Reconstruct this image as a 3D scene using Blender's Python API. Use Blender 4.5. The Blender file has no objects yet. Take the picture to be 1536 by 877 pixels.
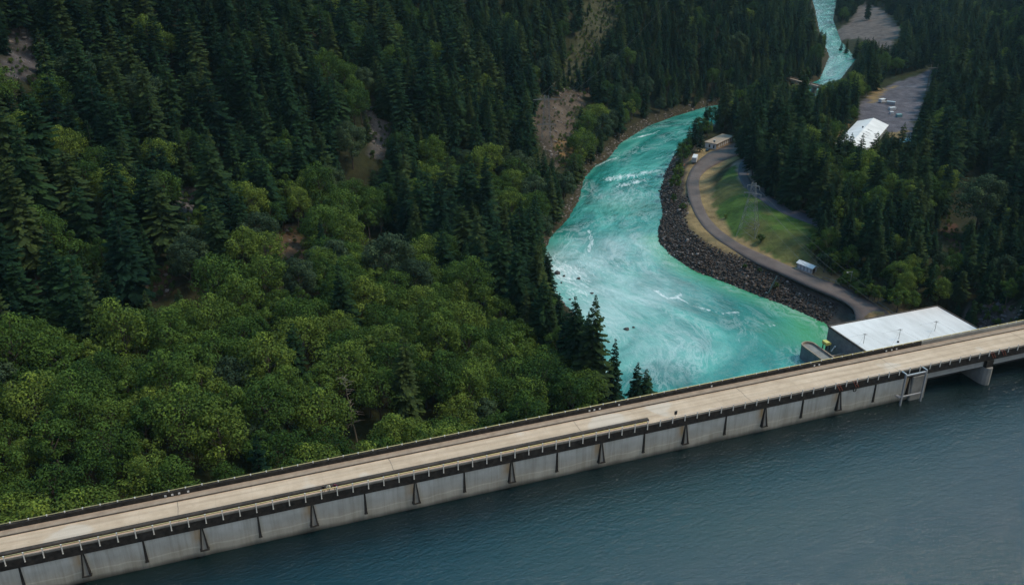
import bpy, math, random
import numpy as np
from mathutils import Vector, Matrix, Euler

random.seed(7)
rng = np.random.default_rng(11)
scene = bpy.context.scene
COL = scene.collection

# ------------------------------------------------------------------ camera maths
F, PITCH, CZ = 1385.0, math.radians(25), 98.0
def at(x, y, z):
    """point of height z seen at pixel (x, y) of the 1536 px photograph"""
    u = (x-768)/F; v = (438.5-y)/F
    d = (u, math.cos(PITCH)+v*math.sin(PITCH), -math.sin(PITCH)+v*math.cos(PITCH))
    t = (z-CZ)/d[2]
    return (d[0]*t, d[1]*t, z)
def project(P):
    P = np.asarray(P, float)
    x = P[..., 0]; y = P[..., 1]; z = P[..., 2]-CZ
    c, s = math.cos(PITCH), math.sin(PITCH)
    depth = np.maximum(y*c - z*s, 1e-3)
    up = y*s + z*c
    return 768+F*x/depth, 438.5-F*up/depth, depth
def poly_xy(px, z): return np.array([at(x, y, z)[:2] for x, y in px])

RIVER_Z, LOW_Z, UP_Z = -82.0, -73.0, -66.0
DD = np.array([0.940106, 0.340884]); DN = np.array([-0.340884, 0.940106]); DP = np.array([0.0, 130.2])
def dam_st(x, y):
    X = x-DP[0]; Y = y-DP[1]
    return X*DD[0]+Y*DD[1], X*DN[0]+Y*DN[1]
def dam_w(s, t): return (DP[0]+s*DD[0]+t*DN[0], DP[1]+s*DD[1]+t*DN[1])
DAM_ANG = math.atan2(DD[1], DD[0])

# ------------------------------------------------------------------ noise and polygons
def vnoise(x, y, seed=0):
    xi = np.floor(x).astype(np.int64); yi = np.floor(y).astype(np.int64)
    fx = x-xi; fy = y-yi
    fx = fx*fx*(3-2*fx); fy = fy*fy*(3-2*fy)
    def h(a, b):
        n = (a*374761393 + b*668265263 + seed*974711) & 0x7fffffff
        n = ((n ^ (n >> 13))*1274126177) & 0x7fffffff
        return ((n ^ (n >> 16)) & 0xffff)/65535.0
    return (h(xi, yi)*(1-fx)+h(xi+1, yi)*fx)*(1-fy)+(h(xi, yi+1)*(1-fx)+h(xi+1, yi+1)*fx)*fy
def fbm(x, y, seed=0, octv=4):
    a = 0.5; r = 0
    for o in range(octv):
        r = r + a*(vnoise(x*2**o, y*2**o, seed+o)-0.5); a *= 0.5
    return r
def inside(poly, x, y):
    poly = np.asarray(poly); n = len(poly); c = np.zeros(np.shape(x), bool)
    j = n-1
    for i in range(n):
        xi, yi = poly[i]; xj, yj = poly[j]
        k = ((yi > y) != (yj > y)) & (x < (xj-xi)*(y-yi)/((yj-yi) if yj != yi else 1e-9)+xi)
        c ^= k; j = i
    return c
def line_dist(pl, x, y, signed=False):
    """distance to a polyline; the sign is positive on its right hand"""
    best = np.full(np.shape(x), 1e18); sg = np.ones(np.shape(x))
    for (ax, ay), (bx, by) in zip(pl[:-1], pl[1:]):
        dx, dy = bx-ax, by-ay; L = dx*dx+dy*dy
        t = np.clip(((x-ax)*dx+(y-ay)*dy)/L, 0, 1)
        ex = x-(ax+t*dx); ey = y-(ay+t*dy); d = ex*ex+ey*ey
        m = d < best
        best = np.where(m, d, best)
        if signed: sg = np.where(m, np.where(dx*(y-ay)-dy*(x-ax) > 0, -1.0, 1.0), sg)
    best = np.sqrt(best)
    return best*sg if signed else best
def sstep(a, b, x):
    t = np.clip((x-a)/(b-a), 0, 1); return t*t*(3-2*t)

# ------------------------------------------------------------------ river, roads and plots (plan)
LB_PX = [(905,560),(868,480),(815,420),(812,390),(825,355),(850,330),(868,300),(875,268),(893,248),(910,240),(930,215),(970,190),(1010,175),(1060,160),(1110,153),(1170,142),(1228,120),(1243,85),(1228,45),(1218,0)]
RB_PX = [(1240,485),(1180,458),(1130,440),(1080,420),(1040,405),(1010,385),(988,362),(988,345),(995,320),(990,290),(998,260),(1010,235),(1030,212),(1060,192),(1100,178),(1150,165),(1215,150),(1262,118),(1285,88),(1262,62),(1250,30),(1255,0)]
LB = np.vstack([[(22,215),(30,260)], poly_xy(LB_PX, RIVER_Z), [(520,1700),(600,2200)]])
RB = np.vstack([[(120,240),(128,305)], poly_xy(RB_PX, RIVER_Z), [(560,1700),(640,2200)]])
RIVER = np.vstack([LB, RB[::-1]])
def resample(pl, n):
    pl = np.asarray(pl, float); seg = np.hypot(*np.diff(pl, axis=0).T); s = np.r_[0, np.cumsum(seg)]
    q = np.linspace(0, s[-1], n)
    return np.c_[np.interp(q, s, pl[:, 0]), np.interp(q, s, pl[:, 1])]
def smooth(pl, n=3, k=400):
    p = resample(pl, k)
    for _ in range(n):
        q = p.copy(); q[2:-2] = (p[:-4]+p[1:-3]+p[2:-2]+p[3:-1]+p[4:])/5; p = q
    return p
CL = (resample(LB, 60)+resample(RB, 60))/2
ROAD_OUT = [(1112,212),(1099,214),(1074,226),(1066,227),(1048,240),(1035,256),(1029,273),(1032,295),(1041,319),(1054,341),(1076,360),(1103,377),(1144,399),(1171,409),(1211,428),(1251,444),(1277,457),(1284,468),(1286,482),(1300,512)]
ROAD_IN  = [(1112,231),(1096,237),(1083,243),(1072,248),(1061,254),(1050,265),(1048,276),(1052,303),(1062,325),(1078,344),(1100,360),(1120,371),(1133,377),(1156,387),(1193,403),(1222,415),(1275,433),(1302,449),(1330,466),(1352,484),(1385,512)]
UROAD_L = [(1116,236),(1108,248),(1107,262),(1114,278),(1128,292),(1150,307),(1177,322),(1199,330),(1222,339),(1262,352),(1310,360),(1370,352)]
UROAD_R = [(1128,236),(1120,248),(1121,262),(1130,278),(1150,292),(1171,304),(1199,317),(1222,324),(1262,336),(1310,344),(1365,338)]
LAWN = [(1068,292),(1078,276),(1092,262),(1102,256),(1104,268),(1112,288),(1126,300),(1148,314),(1180,330),(1203,338),(1222,346),(1225,385),(1205,392),(1171,383),(1133,363),(1105,345),(1084,325)]
W_ROAD_OUT = poly_xy(ROAD_OUT, LOW_Z); W_ROAD_IN = poly_xy(ROAD_IN, LOW_Z)
W_UL = poly_xy(UROAD_L, UP_Z); W_UR = poly_xy(UROAD_R, UP_Z)
W_LAWN = poly_xy(LAWN, -70)
YARD = [(1288,158),(1330,118),(1378,104),(1400,96),(1392,130),(1374,185),(1362,235),(1345,235),(1338,200),(1290,182)]
W_YARD = poly_xy(YARD, UP_Z)
W_DRY = [poly_xy(p, UP_Z) for p in ([(1215,205),(1262,180),(1275,185),(1240,235),(1215,230)], [(1300,150),(1322,120),(1345,118),(1330,135),(1310,156)], [(1335,200),(1362,195),(1360,240),(1340,240)],[(1240,268),(1345,262),(1345,290),(1240,292)])]
W_DRY.append(poly_xy([(1096,206),(1118,196),(1122,210),(1104,216)], LOW_Z))
GBAR = [(1248,44),(1275,34),(1288,12),(1300,8),(1322,22),(1350,54),(1338,70),(1322,88),(1312,70),(1290,58),(1262,56),(1250,52)]
W_GBAR = poly_xy(GBAR, -78)
FOOT = np.array([(120,170),(150,250),(192,325),(232,400),(282,520),(322,640),(372,770),(425,900),(500,1020),(620,1200),(760,1500),(860,2200)])

def lake(s, t):
    return np.maximum(np.maximum(s-330, -270-s), -t-1500)
PADS = []     # (x, y, radius, z) levelled for buildings
def height(x, y):
    x = np.asarray(x, float); y = np.asarray(y, float)
    dR = line_dist(np.vstack([RIVER, RIVER[:1]]), x, y)
    inR = inside(RIVER, x, y)
    side = line_dist(CL, x, y, True)
    n1 = fbm(x/70, y/70, 3); n2 = fbm(x/16, y/16, 9, 3)
    wb = np.interp(y, [150, 360, 440, 520, 2000], [185, 165, 80, 14, 5])
    s1 = np.interp(y, [150, 400, 2000], [0.21, 0.24, 0.3])
    ridge = np.interp(y, [200, 500, 650, 760, 900, 2200], [.60, .58, .62, .66, .7, .6])
    hl = RIVER_Z+np.minimum(dR*0.9, 4.0)+s1*np.minimum(dR, wb)+ridge*np.maximum(dR-wb, 0)
    hl = hl+n1*np.clip((dR-10)*0.28, 0, 38)+n2*np.clip(dR*0.1, 0, 5)
    hl = hl - 0.32*np.maximum(hl-190, 0)
    bank = RIVER_Z+np.interp(dR, [0, 2, 14, 17], [0, 1.6, 8.6, 9.0])
    dlo = line_dist((W_ROAD_IN), x, y, True)
    dup = line_dist((W_UL), x, y, True)
    lo_up = sstep(2, 20, np.abs(line_dist(W_ROAD_IN, x, y)))*(UP_Z-LOW_Z)
    inside_up = np.where(line_dist(W_ROAD_IN, x, y, True) < 0, 1.0, 0.0)   # right-hand side is the river
    terr = bank+np.where(inside_up > 0, lo_up, 0)*sstep(14, 30, dR)
    far = sstep(720, 800, y)
    terr = terr*(1-far)+far*(RIVER_Z+np.interp(dR, [0, 3, 20, 70], [0, 2.0, 4.5, 12.0]))
    terr = terr + n2*np.clip((dR-14)*0.05, 0, 0.8)
    df = np.maximum(line_dist(FOOT, x, y, True), 0)
    sl = np.interp(y, [200, 300, 420, 2000], [1.5, .95, .6, .58])
    hr = terr+df*sl+n1*np.clip(df*0.35, 0, 40)+n2*np.clip(df*.15, 0, 4)
    hr = hr - 0.32*np.maximum(hr-190, 0)
    h = np.where(side < 0, hl, hr)
    h = np.where(inR, RIVER_Z-np.minimum(dR*0.3, 3)-0.2, h)
    for (px_, py_, r_, z_) in PADS:
        k = 1-sstep(r_, r_+14, np.hypot(x-px_, y-py_))
        h = h*(1-k)+z_*k
    s, t = dam_st(x, y)
    kp = sstep(178, 187, s)*(1-sstep(247, 256, s))*(1-sstep(146.5, 149.5, t)); kp = np.maximum(kp, sstep(60, 120, s)*(1-sstep(180, 190, s))*(1-sstep(60, 100, t)))
    h = h*(1-kp)+np.minimum(h, -80.5)*kp
    # hillside just below the crest stays lower than the crest
    near = 1-sstep(10, 70, t)
    h = np.where(t > 0, h*(1-near)+np.minimum(h, -9.0)*near, h)
    lk = lake(s, t)
    hu = -14+np.clip(lk, 0, 900)*0.55*1.0+n1*np.clip(lk*0.2, 0, 30)
    k = sstep(2.2, 6.0, t)
    h = hu*(1-k)+h*k
    ab = np.where((s < -175) | (s > 172), 9.0-np.abs(t-4)*1.7, -999)
    return np.maximum(h, ab)
def H1(x, y): return float(height(np.array([x]), np.array([y]))[0])
def on_ground(px, py, z0=-70):
    z = z0
    # march along the ray
    u = (px-768)/F; v = (438.5-py)/F
    d = np.array([u, math.cos(PITCH)+v*math.sin(PITCH), -math.sin(PITCH)+v*math.cos(PITCH)])
    t = np.arange(170, 1500, 1.0)
    X, Y, Z = d[0]*t, d[1]*t, CZ+d[2]*t
    s_, t_ = dam_st(X, Y)
    hit = np.where((Z < height(X, Y)) & (t_ > 12))[0]
    i = hit[0] if len(hit) else -1
    return np.array([X[i], Y[i], float(height(X[i:i+1] if i >= 0 else X[-1:], Y[i:i+1] if i >= 0 else Y[-1:])[0])])

# ------------------------------------------------------------------ materials
def newmat(name):
    m = bpy.data.materials.new(name); m.use_nodes = True
    nt = m.node_tree; b = nt.nodes['Principled BSDF']
    return m, nt, b
def N(nt, t, **kw):
    n = nt.nodes.new(t)
    for k, v in kw.items():
        if k in n.inputs: n.inputs[k].default_value = v
        else: setattr(n, k, v)
    return n
def ramp(nt, stops, interp='LINEAR'):
    r = nt.nodes.new('ShaderNodeValToRGB'); r.color_ramp.interpolation = interp
    e = r.color_ramp.elements
    while len(e) < len(stops): e.new(0.5)
    for el, (p, c) in zip(e, stops):
        el.position = p; el.color = (*c, 1) if len(c) == 3 else c
    return r
def mixc(nt, fac, a, b, mode='MIX'):
    m = nt.nodes.new('ShaderNodeMix'); m.data_type = 'RGBA'; m.blend_type = mode; m.clamp_factor = True
    L = nt.links.new
    if isinstance(fac, (int, float)): m.inputs[0].default_value = fac
    else: L(fac, m.inputs[0])
    for sock, v in ((6, a), (7, b)):
        if isinstance(v, tuple): m.inputs[sock].default_value = (*v, 1)
        else: L(v, m.inputs[sock])
    return m.outputs[2]
def math_n(nt, op, a, b=None, c=None):
    m = nt.nodes.new('ShaderNodeMath'); m.operation = op
    for i, v in enumerate((a, b, c)):
        if v is None: continue
        if isinstance(v, (int, float)): m.inputs[i].default_value = v
        else: nt.links.new(v, m.inputs[i])
    return m.outputs[0]
def rough_mat(name, c1, c2, scale=1.0, rough=0.85, bump=0.3, spec=0.3, metallic=0.0, detail=6, stretch=(1, 1, 1)):
    m, nt, b = newmat(name); L = nt.links.new
    tc = N(nt, 'ShaderNodeTexCoord'); mp = N(nt, 'ShaderNodeMapping'); mp.inputs['Scale'].default_value = stretch
    L(tc.outputs['Object'], mp.inputs['Vector'])
    n = N(nt, 'ShaderNodeTexNoise', Scale=scale, Detail=detail, Roughness=0.65); L(mp.outputs[0], n.inputs['Vector'])
    r = ramp(nt, [(0.3, c1), (0.7, c2)]); L(n.outputs['Fac'], r.inputs[0])
    L(r.outputs[0], b.inputs['Base Color'])
    b.inputs['Roughness'].default_value = rough; b.inputs['Specular IOR Level'].default_value = spec; b.inputs['Metallic'].default_value = metallic
    if bump:
        n2 = N(nt, 'ShaderNodeTexNoise', Scale=scale*5, Detail=4); L(mp.outputs[0], n2.inputs['Vector'])
        bp = N(nt, 'ShaderNodeBump', Strength=bump, Distance=0.05); L(n2.outputs['Fac'], bp.inputs['Height']); L(bp.outputs[0], b.inputs['Normal'])
    return m

M = {}
M['white_paint'] = rough_mat('white_paint', (.5, .5, .49), (.62, .62, .6), .6, .5)
M['white_roof'] = rough_mat('white_roof', (.52, .515, .49), (.74, .735, .71), .22, .8, stretch=(1, .25, 1), detail=9)
M['grey_metal'] = rough_mat('grey_metal', (.28, .3, .31), (.4, .41, .42), 2, .5, metallic=.3)
M['galvanised'] = rough_mat('galvanised', (.3, .31, .32), (.42, .43, .44), 3, .5, metallic=.5)
M['pale_post'] = rough_mat('pale_post', (.55, .52, .46), (.72, .7, .64), 2, .6)
M['yellow_rail'] = rough_mat('yellow_rail', (.46, .38, .16), (.6, .52, .27), 1.2, .55)
M['yellow_paint'] = rough_mat('yellow_paint', (.45, .42, .1), (.6, .56, .16), 1, .55)
M['rust'] = rough_mat('rust', (.12, .035, .02), (.28, .08, .05), 3, .8)
M['dark_metal'] = rough_mat('dark_metal', (.02, .02, .02), (.05, .05, .05), 3, .5)
M['black_concrete'] = rough_mat('black_concrete', (.006, .006, .006), (.045, .039, .033), 1.3, .95, detail=9)
M['brown_concrete'] = rough_mat('brown_concrete', (.05, .04, .032), (.12, .1, .078), 1.0, .9, detail=8)
M['dark_concrete'] = rough_mat('dark_concrete', (.028, .022, .018), (.07, .056, .044), 1.0, .9, detail=8)
M['grey_concrete'] = rough_mat('grey_concrete', (.15, .145, .13), (.26, .25, .225), .5, .9, detail=8)
M['pale_concrete'] = rough_mat('pale_concrete', (.22, .168, .12), (.36, .28, .205), .7, .9, detail=8)
M['girder'] = rough_mat('girder', (.24, .25, .25), (.34, .345, .34), .7, .85, detail=8)
M['glass_dark'] = rough_mat('glass_dark', (.01, .012, .015), (.03, .035, .04), 1, .15, bump=0, spec=.6)
M['wood_pole'] = rough_mat('wood_pole', (.09, .075, .06), (.17, .15, .13), 2, .9)
M['bark'] = rough_mat('bark', (.04, .03, .024), (.1, .08, .065), 2, .95)
M['dead_wood'] = rough_mat('dead_wood', (.14, .12, .09), (.26, .22, .17), 2, .9)
M['rock_dark'] = rough_mat('rock_dark', (.018, .016, .017), (.1, .085, .08), .35, .9, detail=9)
M['teal_roof'] = rough_mat('teal_roof', (.12, .25, .26), (.2, .33, .33), 1, .6)
M['tail_orange'] = rough_mat('tail_orange', (.5, .2, .12), (.6, .3, .2), 1, .6)
M['car_black'] = rough_mat('car_black', (.012, .012, .014), (.02, .02, .022), 1, .25, bump=0, spec=.6)
M['tyre'] = rough_mat('tyre', (.012, .012, .012), (.025, .025, .025), 4, .9)
M['skin'] = rough_mat('skin', (.42, .25, .18), (.48, .3, .22), 5, .6, bump=0)
M['hair'] = rough_mat('hair', (.02, .014, .01), (.05, .035, .025), 9, .7, bump=0)
for nme, c in (('cloth_black', (.012, .012, .014)), ('cloth_cream', (.62, .58, .45)), ('cloth_maroon', (.11, .015, .05)), ('cloth_denim', (.05, .06, .09))):
    M[nme] = rough_mat(nme, c, tuple(v*1.25 for v in c), 6, .9, bump=.1)

def deck_material():
    m, nt, b = newmat('deck_concrete'); L = nt.links.new
    tc = N(nt, 'ShaderNodeTexCoord')
    n = N(nt, 'ShaderNodeTexNoise', Scale=.22, Detail=8, Roughness=.7); L(tc.outputs['Object'], n.inputs['Vector'])
    r = ramp(nt, [(.25, (.38, .285, .195)), (.5, (.49, .375, .265)), (.78, (.60, .475, .35))]); L(n.outputs['Fac'], r.inputs[0])
    mp = N(nt, 'ShaderNodeMapping'); mp.inputs['Scale'].default_value = (.05, 1.3, 1); L(tc.outputs['Object'], mp.inputs['Vector'])
    n2 = N(nt, 'ShaderNodeTexNoise', Scale=1, Detail=5); L(mp.outputs[0], n2.inputs['Vector'])
    r2 = ramp(nt, [(.33, (.8, .77, .73)), (.6, (1.08, 1.07, 1.06))]); L(n2.outputs['Fac'], r2.inputs[0])
    c = mixc(nt, .7, r.outputs[0], r2.outputs[0], 'MULTIPLY')
    # crack-filler joints across the road, one every bay or so
    sep = N(nt, 'ShaderNodeSeparateXYZ'); L(tc.outputs['Object'], sep.inputs[0])
    wob = N(nt, 'ShaderNodeTexNoise', Scale=.6, Detail=3); L(tc.outputs['Object'], wob.inputs['Vector'])
    xs = math_n(nt, 'ADD', sep.outputs['X'], math_n(nt, 'MULTIPLY', wob.outputs['Fac'], .5))
    fr = math_n(nt, 'FRACT', math_n(nt, 'DIVIDE', xs, 33.8))
    ln = math_n(nt, 'LESS_THAN', math_n(nt, 'ABSOLUTE', math_n(nt, 'SUBTRACT', fr, .42)), .0016)
    c = mixc(nt, math_n(nt, 'MULTIPLY', ln, .65), c, (.09, .08, .07))
    fr2 = math_n(nt, 'FRACT', math_n(nt, 'DIVIDE', xs, 5.63))
    ln2 = math_n(nt, 'LESS_THAN', math_n(nt, 'ABSOLUTE', math_n(nt, 'SUBTRACT', fr2, .5)), .006)
    c = mixc(nt, math_n(nt, 'MULTIPLY', ln2, .14), c, (.12, .1, .085))
    # bleached repair patches
    v = N(nt, 'ShaderNodeTexNoise', Scale=.11, Detail=2); L(tc.outputs['Object'], v.inputs['Vector'])
    rp = ramp(nt, [(.62, (0, 0, 0)), (.66, (1, 1, 1))]); L(v.outputs['Fac'], rp.inputs[0])
    c = mixc(nt, math_n(nt, 'MULTIPLY', rp.outputs[0], .5), c, (.54, .48, .4))
    # faint wheel tracks
    for tt, wd in ((2.75, .5), (4.6, .5)):
        k_ = math_n(nt, 'MAXIMUM', math_n(nt, 'SUBTRACT', 1.0, math_n(nt, 'DIVIDE', math_n(nt, 'ABSOLUTE', math_n(nt, 'SUBTRACT', sep.outputs['Y'], tt)), wd)), 0.0)
        c = mixc(nt, math_n(nt, 'MULTIPLY', math_n(nt, 'MULTIPLY', k_, n.outputs['Fac']), .38), c, (.2, .16, .12))
    # oily darkening specks
    v2 = N(nt, 'ShaderNodeTexNoise', Scale=2.2, Detail=4); L(tc.outputs['Object'], v2.inputs['Vector'])
    rp2 = ramp(nt, [(.66, (0, 0, 0)), (.74, (1, 1, 1))]); L(v2.outputs['Fac'], rp2.inputs[0])
    c = mixc(nt, math_n(nt, 'MULTIPLY', rp2.outputs[0], .3), c, (.15, .12, .09))
    L(c, b.inputs['Base Color']); b.inputs['Roughness'].default_value = .9; b.inputs['Specular IOR Level'].default_value = .2
    return m
M['deck'] = deck_material()

def wall_material():
    m, nt, b = newmat('dam_wall_concrete'); L = nt.links.new
    tc = N(nt, 'ShaderNodeTexCoord'); sep = N(nt, 'ShaderNodeSeparateXYZ'); L(tc.outputs['Object'], sep.inputs[0])
    n = N(nt, 'ShaderNodeTexNoise', Scale=.35, Detail=8, Roughness=.65); L(tc.outputs['Object'], n.inputs['Vector'])
    wob = N(nt, 'ShaderNodeTexNoise', Scale=.16, Detail=4); 
    mpw = N(nt, 'ShaderNodeMapping'); mpw.inputs['Scale'].default_value = (1, 1, .05); L(tc.outputs['Object'], mpw.inputs['Vector']); L(mpw.outputs[0], wob.inputs['Vector'])
    z = math_n(nt, 'ADD', sep.outputs['Z'], math_n(nt, 'MULTIPLY', math_n(nt, 'SUBTRACT', wob.outputs['Fac'], .5), 1.6))
    zz = math_n(nt, 'DIVIDE', z, 6.0)
    r = ramp(nt, [(.0, (.07, .066, .055)), (.09, (.2, .19, .165)), (.16, (.36, .34, .29)), (.29, (.40, .38, .325)), (.32, (.52, .49, .42)), (.35, (.40, .38, .335)), (.6, (.45, .445, .415)), (.85, (.56, .57, .56)), (1, (.53, .54, .54))])
    L(zz, r.inputs[0])
    r2 = ramp(nt, [(.3, (.78, .77, .74)), (.7, (1.1, 1.1, 1.1))]); L(n.outputs['Fac'], r2.inputs[0])
    c = mixc(nt, .8, r.outputs[0], r2.outputs[0], 'MULTIPLY')
    # vertical run-down streaks
    mp = N(nt, 'ShaderNodeMapping'); mp.inputs['Scale'].default_value = (1.6, 1, .07); L(tc.outputs['Object'], mp.inputs['Vector'])
    n3 = N(nt, 'ShaderNodeTexNoise', Scale=1, Detail=6, Roughness=.7); L(mp.outputs[0], n3.inputs['Vector'])
    r3 = ramp(nt, [(.35, (.66, .64, .6)), (.55, (1, 1, 1))]); L(n3.outputs['Fac'], r3.inputs[0])
    c = mixc(nt, .6, c, r3.outputs[0], 'MULTIPLY')
    # ochre bleeding on both sides of every buttress, more to the left of it
    fr = math_n(nt, 'FRACT', math_n(nt, 'ADD', math_n(nt, 'DIVIDE', sep.outputs['X'], 16.88), .5))
    dx = math_n(nt, 'ABSOLUTE', math_n(nt, 'SUBTRACT', fr, .465))
    k = math_n(nt, 'SUBTRACT', 1.0, math_n(nt, 'DIVIDE', dx, .09)); 
    k = math_n(nt, 'MAXIMUM', k, 0.0)
    n4 = N(nt, 'ShaderNodeTexNoise', Scale=.9, Detail=5); L(mp.outputs[0], n4.inputs['Vector'])
    kz = ramp(nt, [(.35, (0, 0, 0)), (.6, (1, 1, 1))]); L(zz, kz.inputs[0])
    k = math_n(nt, 'MULTIPLY', math_n(nt, 'MULTIPLY', k, n4.outputs['Fac']), kz.outputs[0])
    c = mixc(nt, math_n(nt, 'MULTIPLY', k, 1.5), c, (.34, .22, .1))
    L(c, b.inputs['Base Color']); b.inputs['Roughness'].default_value = .9; b.inputs['Specular IOR Level'].default_value = .2
    return m
M['dam_wall'] = wall_material()

def leaf_material(name, c_lo, c_hi, c_alt, transl=.25):
    m, nt, b = newmat(name); L = nt.links.new
    oi = N(nt, 'ShaderNodeObjectInfo')
    at_ = N(nt, 'ShaderNodeAttribute', attribute_name='tint')
    r = ramp(nt, [(0, c_lo), (.55, c_hi), (1, c_alt)]); L(oi.outputs['Random'], r.inputs[0])
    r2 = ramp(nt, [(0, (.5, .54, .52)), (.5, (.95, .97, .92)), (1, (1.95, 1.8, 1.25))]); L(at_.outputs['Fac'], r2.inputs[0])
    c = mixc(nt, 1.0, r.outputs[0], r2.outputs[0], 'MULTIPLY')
    L(c, b.inputs['Base Color']); b.inputs['Roughness'].default_value = .8; b.inputs['Specular IOR Level'].default_value = .03
    tr = N(nt, 'ShaderNodeBsdfTranslucent'); L(c, tr.inputs['Color'])
    mx = N(nt, 'ShaderNodeMixShader'); mx.inputs[0].default_value = transl
    L(b.outputs[0], mx.inputs[1]); L(tr.outputs[0], mx.inputs[2])
    L(mx.outputs[0], nt.nodes['Material Output'].inputs['Surface'])
    return m
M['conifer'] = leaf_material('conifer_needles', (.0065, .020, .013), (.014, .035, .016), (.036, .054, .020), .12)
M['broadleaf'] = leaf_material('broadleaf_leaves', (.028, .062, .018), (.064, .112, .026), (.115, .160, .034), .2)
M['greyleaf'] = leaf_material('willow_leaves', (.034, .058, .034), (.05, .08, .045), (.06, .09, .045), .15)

def terrain_material():
    m, nt, b = newmat('terrain_ground'); L = nt.links.new
    at_ = N(nt, 'ShaderNodeAttribute', attribute_name='ground')
    tc = N(nt, 'ShaderNodeTexCoord')
    n = N(nt, 'ShaderNodeTexNoise', Scale=.14, Detail=10, Roughness=.72); L(tc.outputs['Object'], n.inputs['Vector'])
    r = ramp(nt, [(.3, (.45, .44, .42)), (.5, (1, 1, 1)), (.72, (1.55, 1.5, 1.4))]); L(n.outputs['Fac'], r.inputs[0])
    c = mixc(nt, 1.0, at_.outputs['Color'], r.outputs[0], 'MULTIPLY')
    L(c, b.inputs['Base Color']); b.inputs['Roughness'].default_value = .95; b.inputs['Specular IOR Level'].default_value = .1
    n2 = N(nt, 'ShaderNodeTexNoise', Scale=.5, Detail=8, Roughness=.7); L(tc.outputs['Object'], n2.inputs['Vector'])
    bp = N(nt, 'ShaderNodeBump', Strength=.8, Distance=.6); L(n2.outputs['Fac'], bp.inputs['Height']); L(bp.outputs[0], b.inputs['Normal'])
    return m
M['terrain'] = terrain_material()
M['road'] = rough_mat('worn_asphalt', (.082, .062, .055), (.135, .106, .092), .12, .92, .2, detail=9)
M['road_dark'] = rough_mat('dark_asphalt', (.05, .048, .056), (.085, .08, .088), .15, .9, .2, detail=9)

def lake_material():
    m, nt, b = newmat('reservoir_water'); L = nt.links.new
    tc = N(nt, 'ShaderNodeTexCoord')
    # silt clouds under the surface
    mp0 = N(nt, 'ShaderNodeMapping'); mp0.inputs['Rotation'].default_value = (0, 0, -.5); mp0.inputs['Scale'].default_value = (.9, 1.8, 1); L(tc.outputs['Object'], mp0.inputs['Vector'])
    n0 = N(nt, 'ShaderNodeTexNoise', Scale=.010, Detail=3, Roughness=.5); L(mp0.outputs[0], n0.inputs['Vector'])
    r0 = ramp(nt, [(.40, (.0003, .007, .010)), (.54, (.0006, .009, .011)), (.68, (.007, .014, .010))]); L(n0.outputs['Fac'], r0.inputs[0])
    L(r0.outputs[0], b.inputs['Base Color'])
    b.inputs['Roughness'].default_value = .05; b.inputs['IOR'].default_value = 1.6; b.inputs['Specular IOR Level'].default_value = .5
    mp = N(nt, 'ShaderNodeMapping'); mp.inputs['Rotation'].default_value = (0, 0, math.radians(-38)); mp.inputs['Scale'].default_value = (.55, 1.5, 1); L(tc.outputs['Object'], mp.inputs['Vector'])
    n1 = N(nt, 'ShaderNodeTexNoise', Scale=1.5, Detail=6, Roughness=.72); L(mp.outputs[0], n1.inputs['Vector'])
    n2 = N(nt, 'ShaderNodeTexNoise', Scale=.28, Detail=3, Roughness=.5); L(mp.outputs[0], n2.inputs['Vector'])
    h = math_n(nt, 'ADD', n1.outputs['Fac'], math_n(nt, 'MULTIPLY', n2.outputs['Fac'], .8))
    bp = N(nt, 'ShaderNodeBump', Strength=.72, Distance=.22); L(h, bp.inputs['Height']); L(bp.outputs[0], b.inputs['Normal'])
    return m
M['lake'] = lake_material()
M['cable'] = rough_mat('cable', (.1, .1, .1), (.14, .14, .14), 1, .6, 0)
M['lattice'] = rough_mat('lattice', (.12, .125, .13), (.2, .205, .21), 2, .6, .1)

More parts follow.
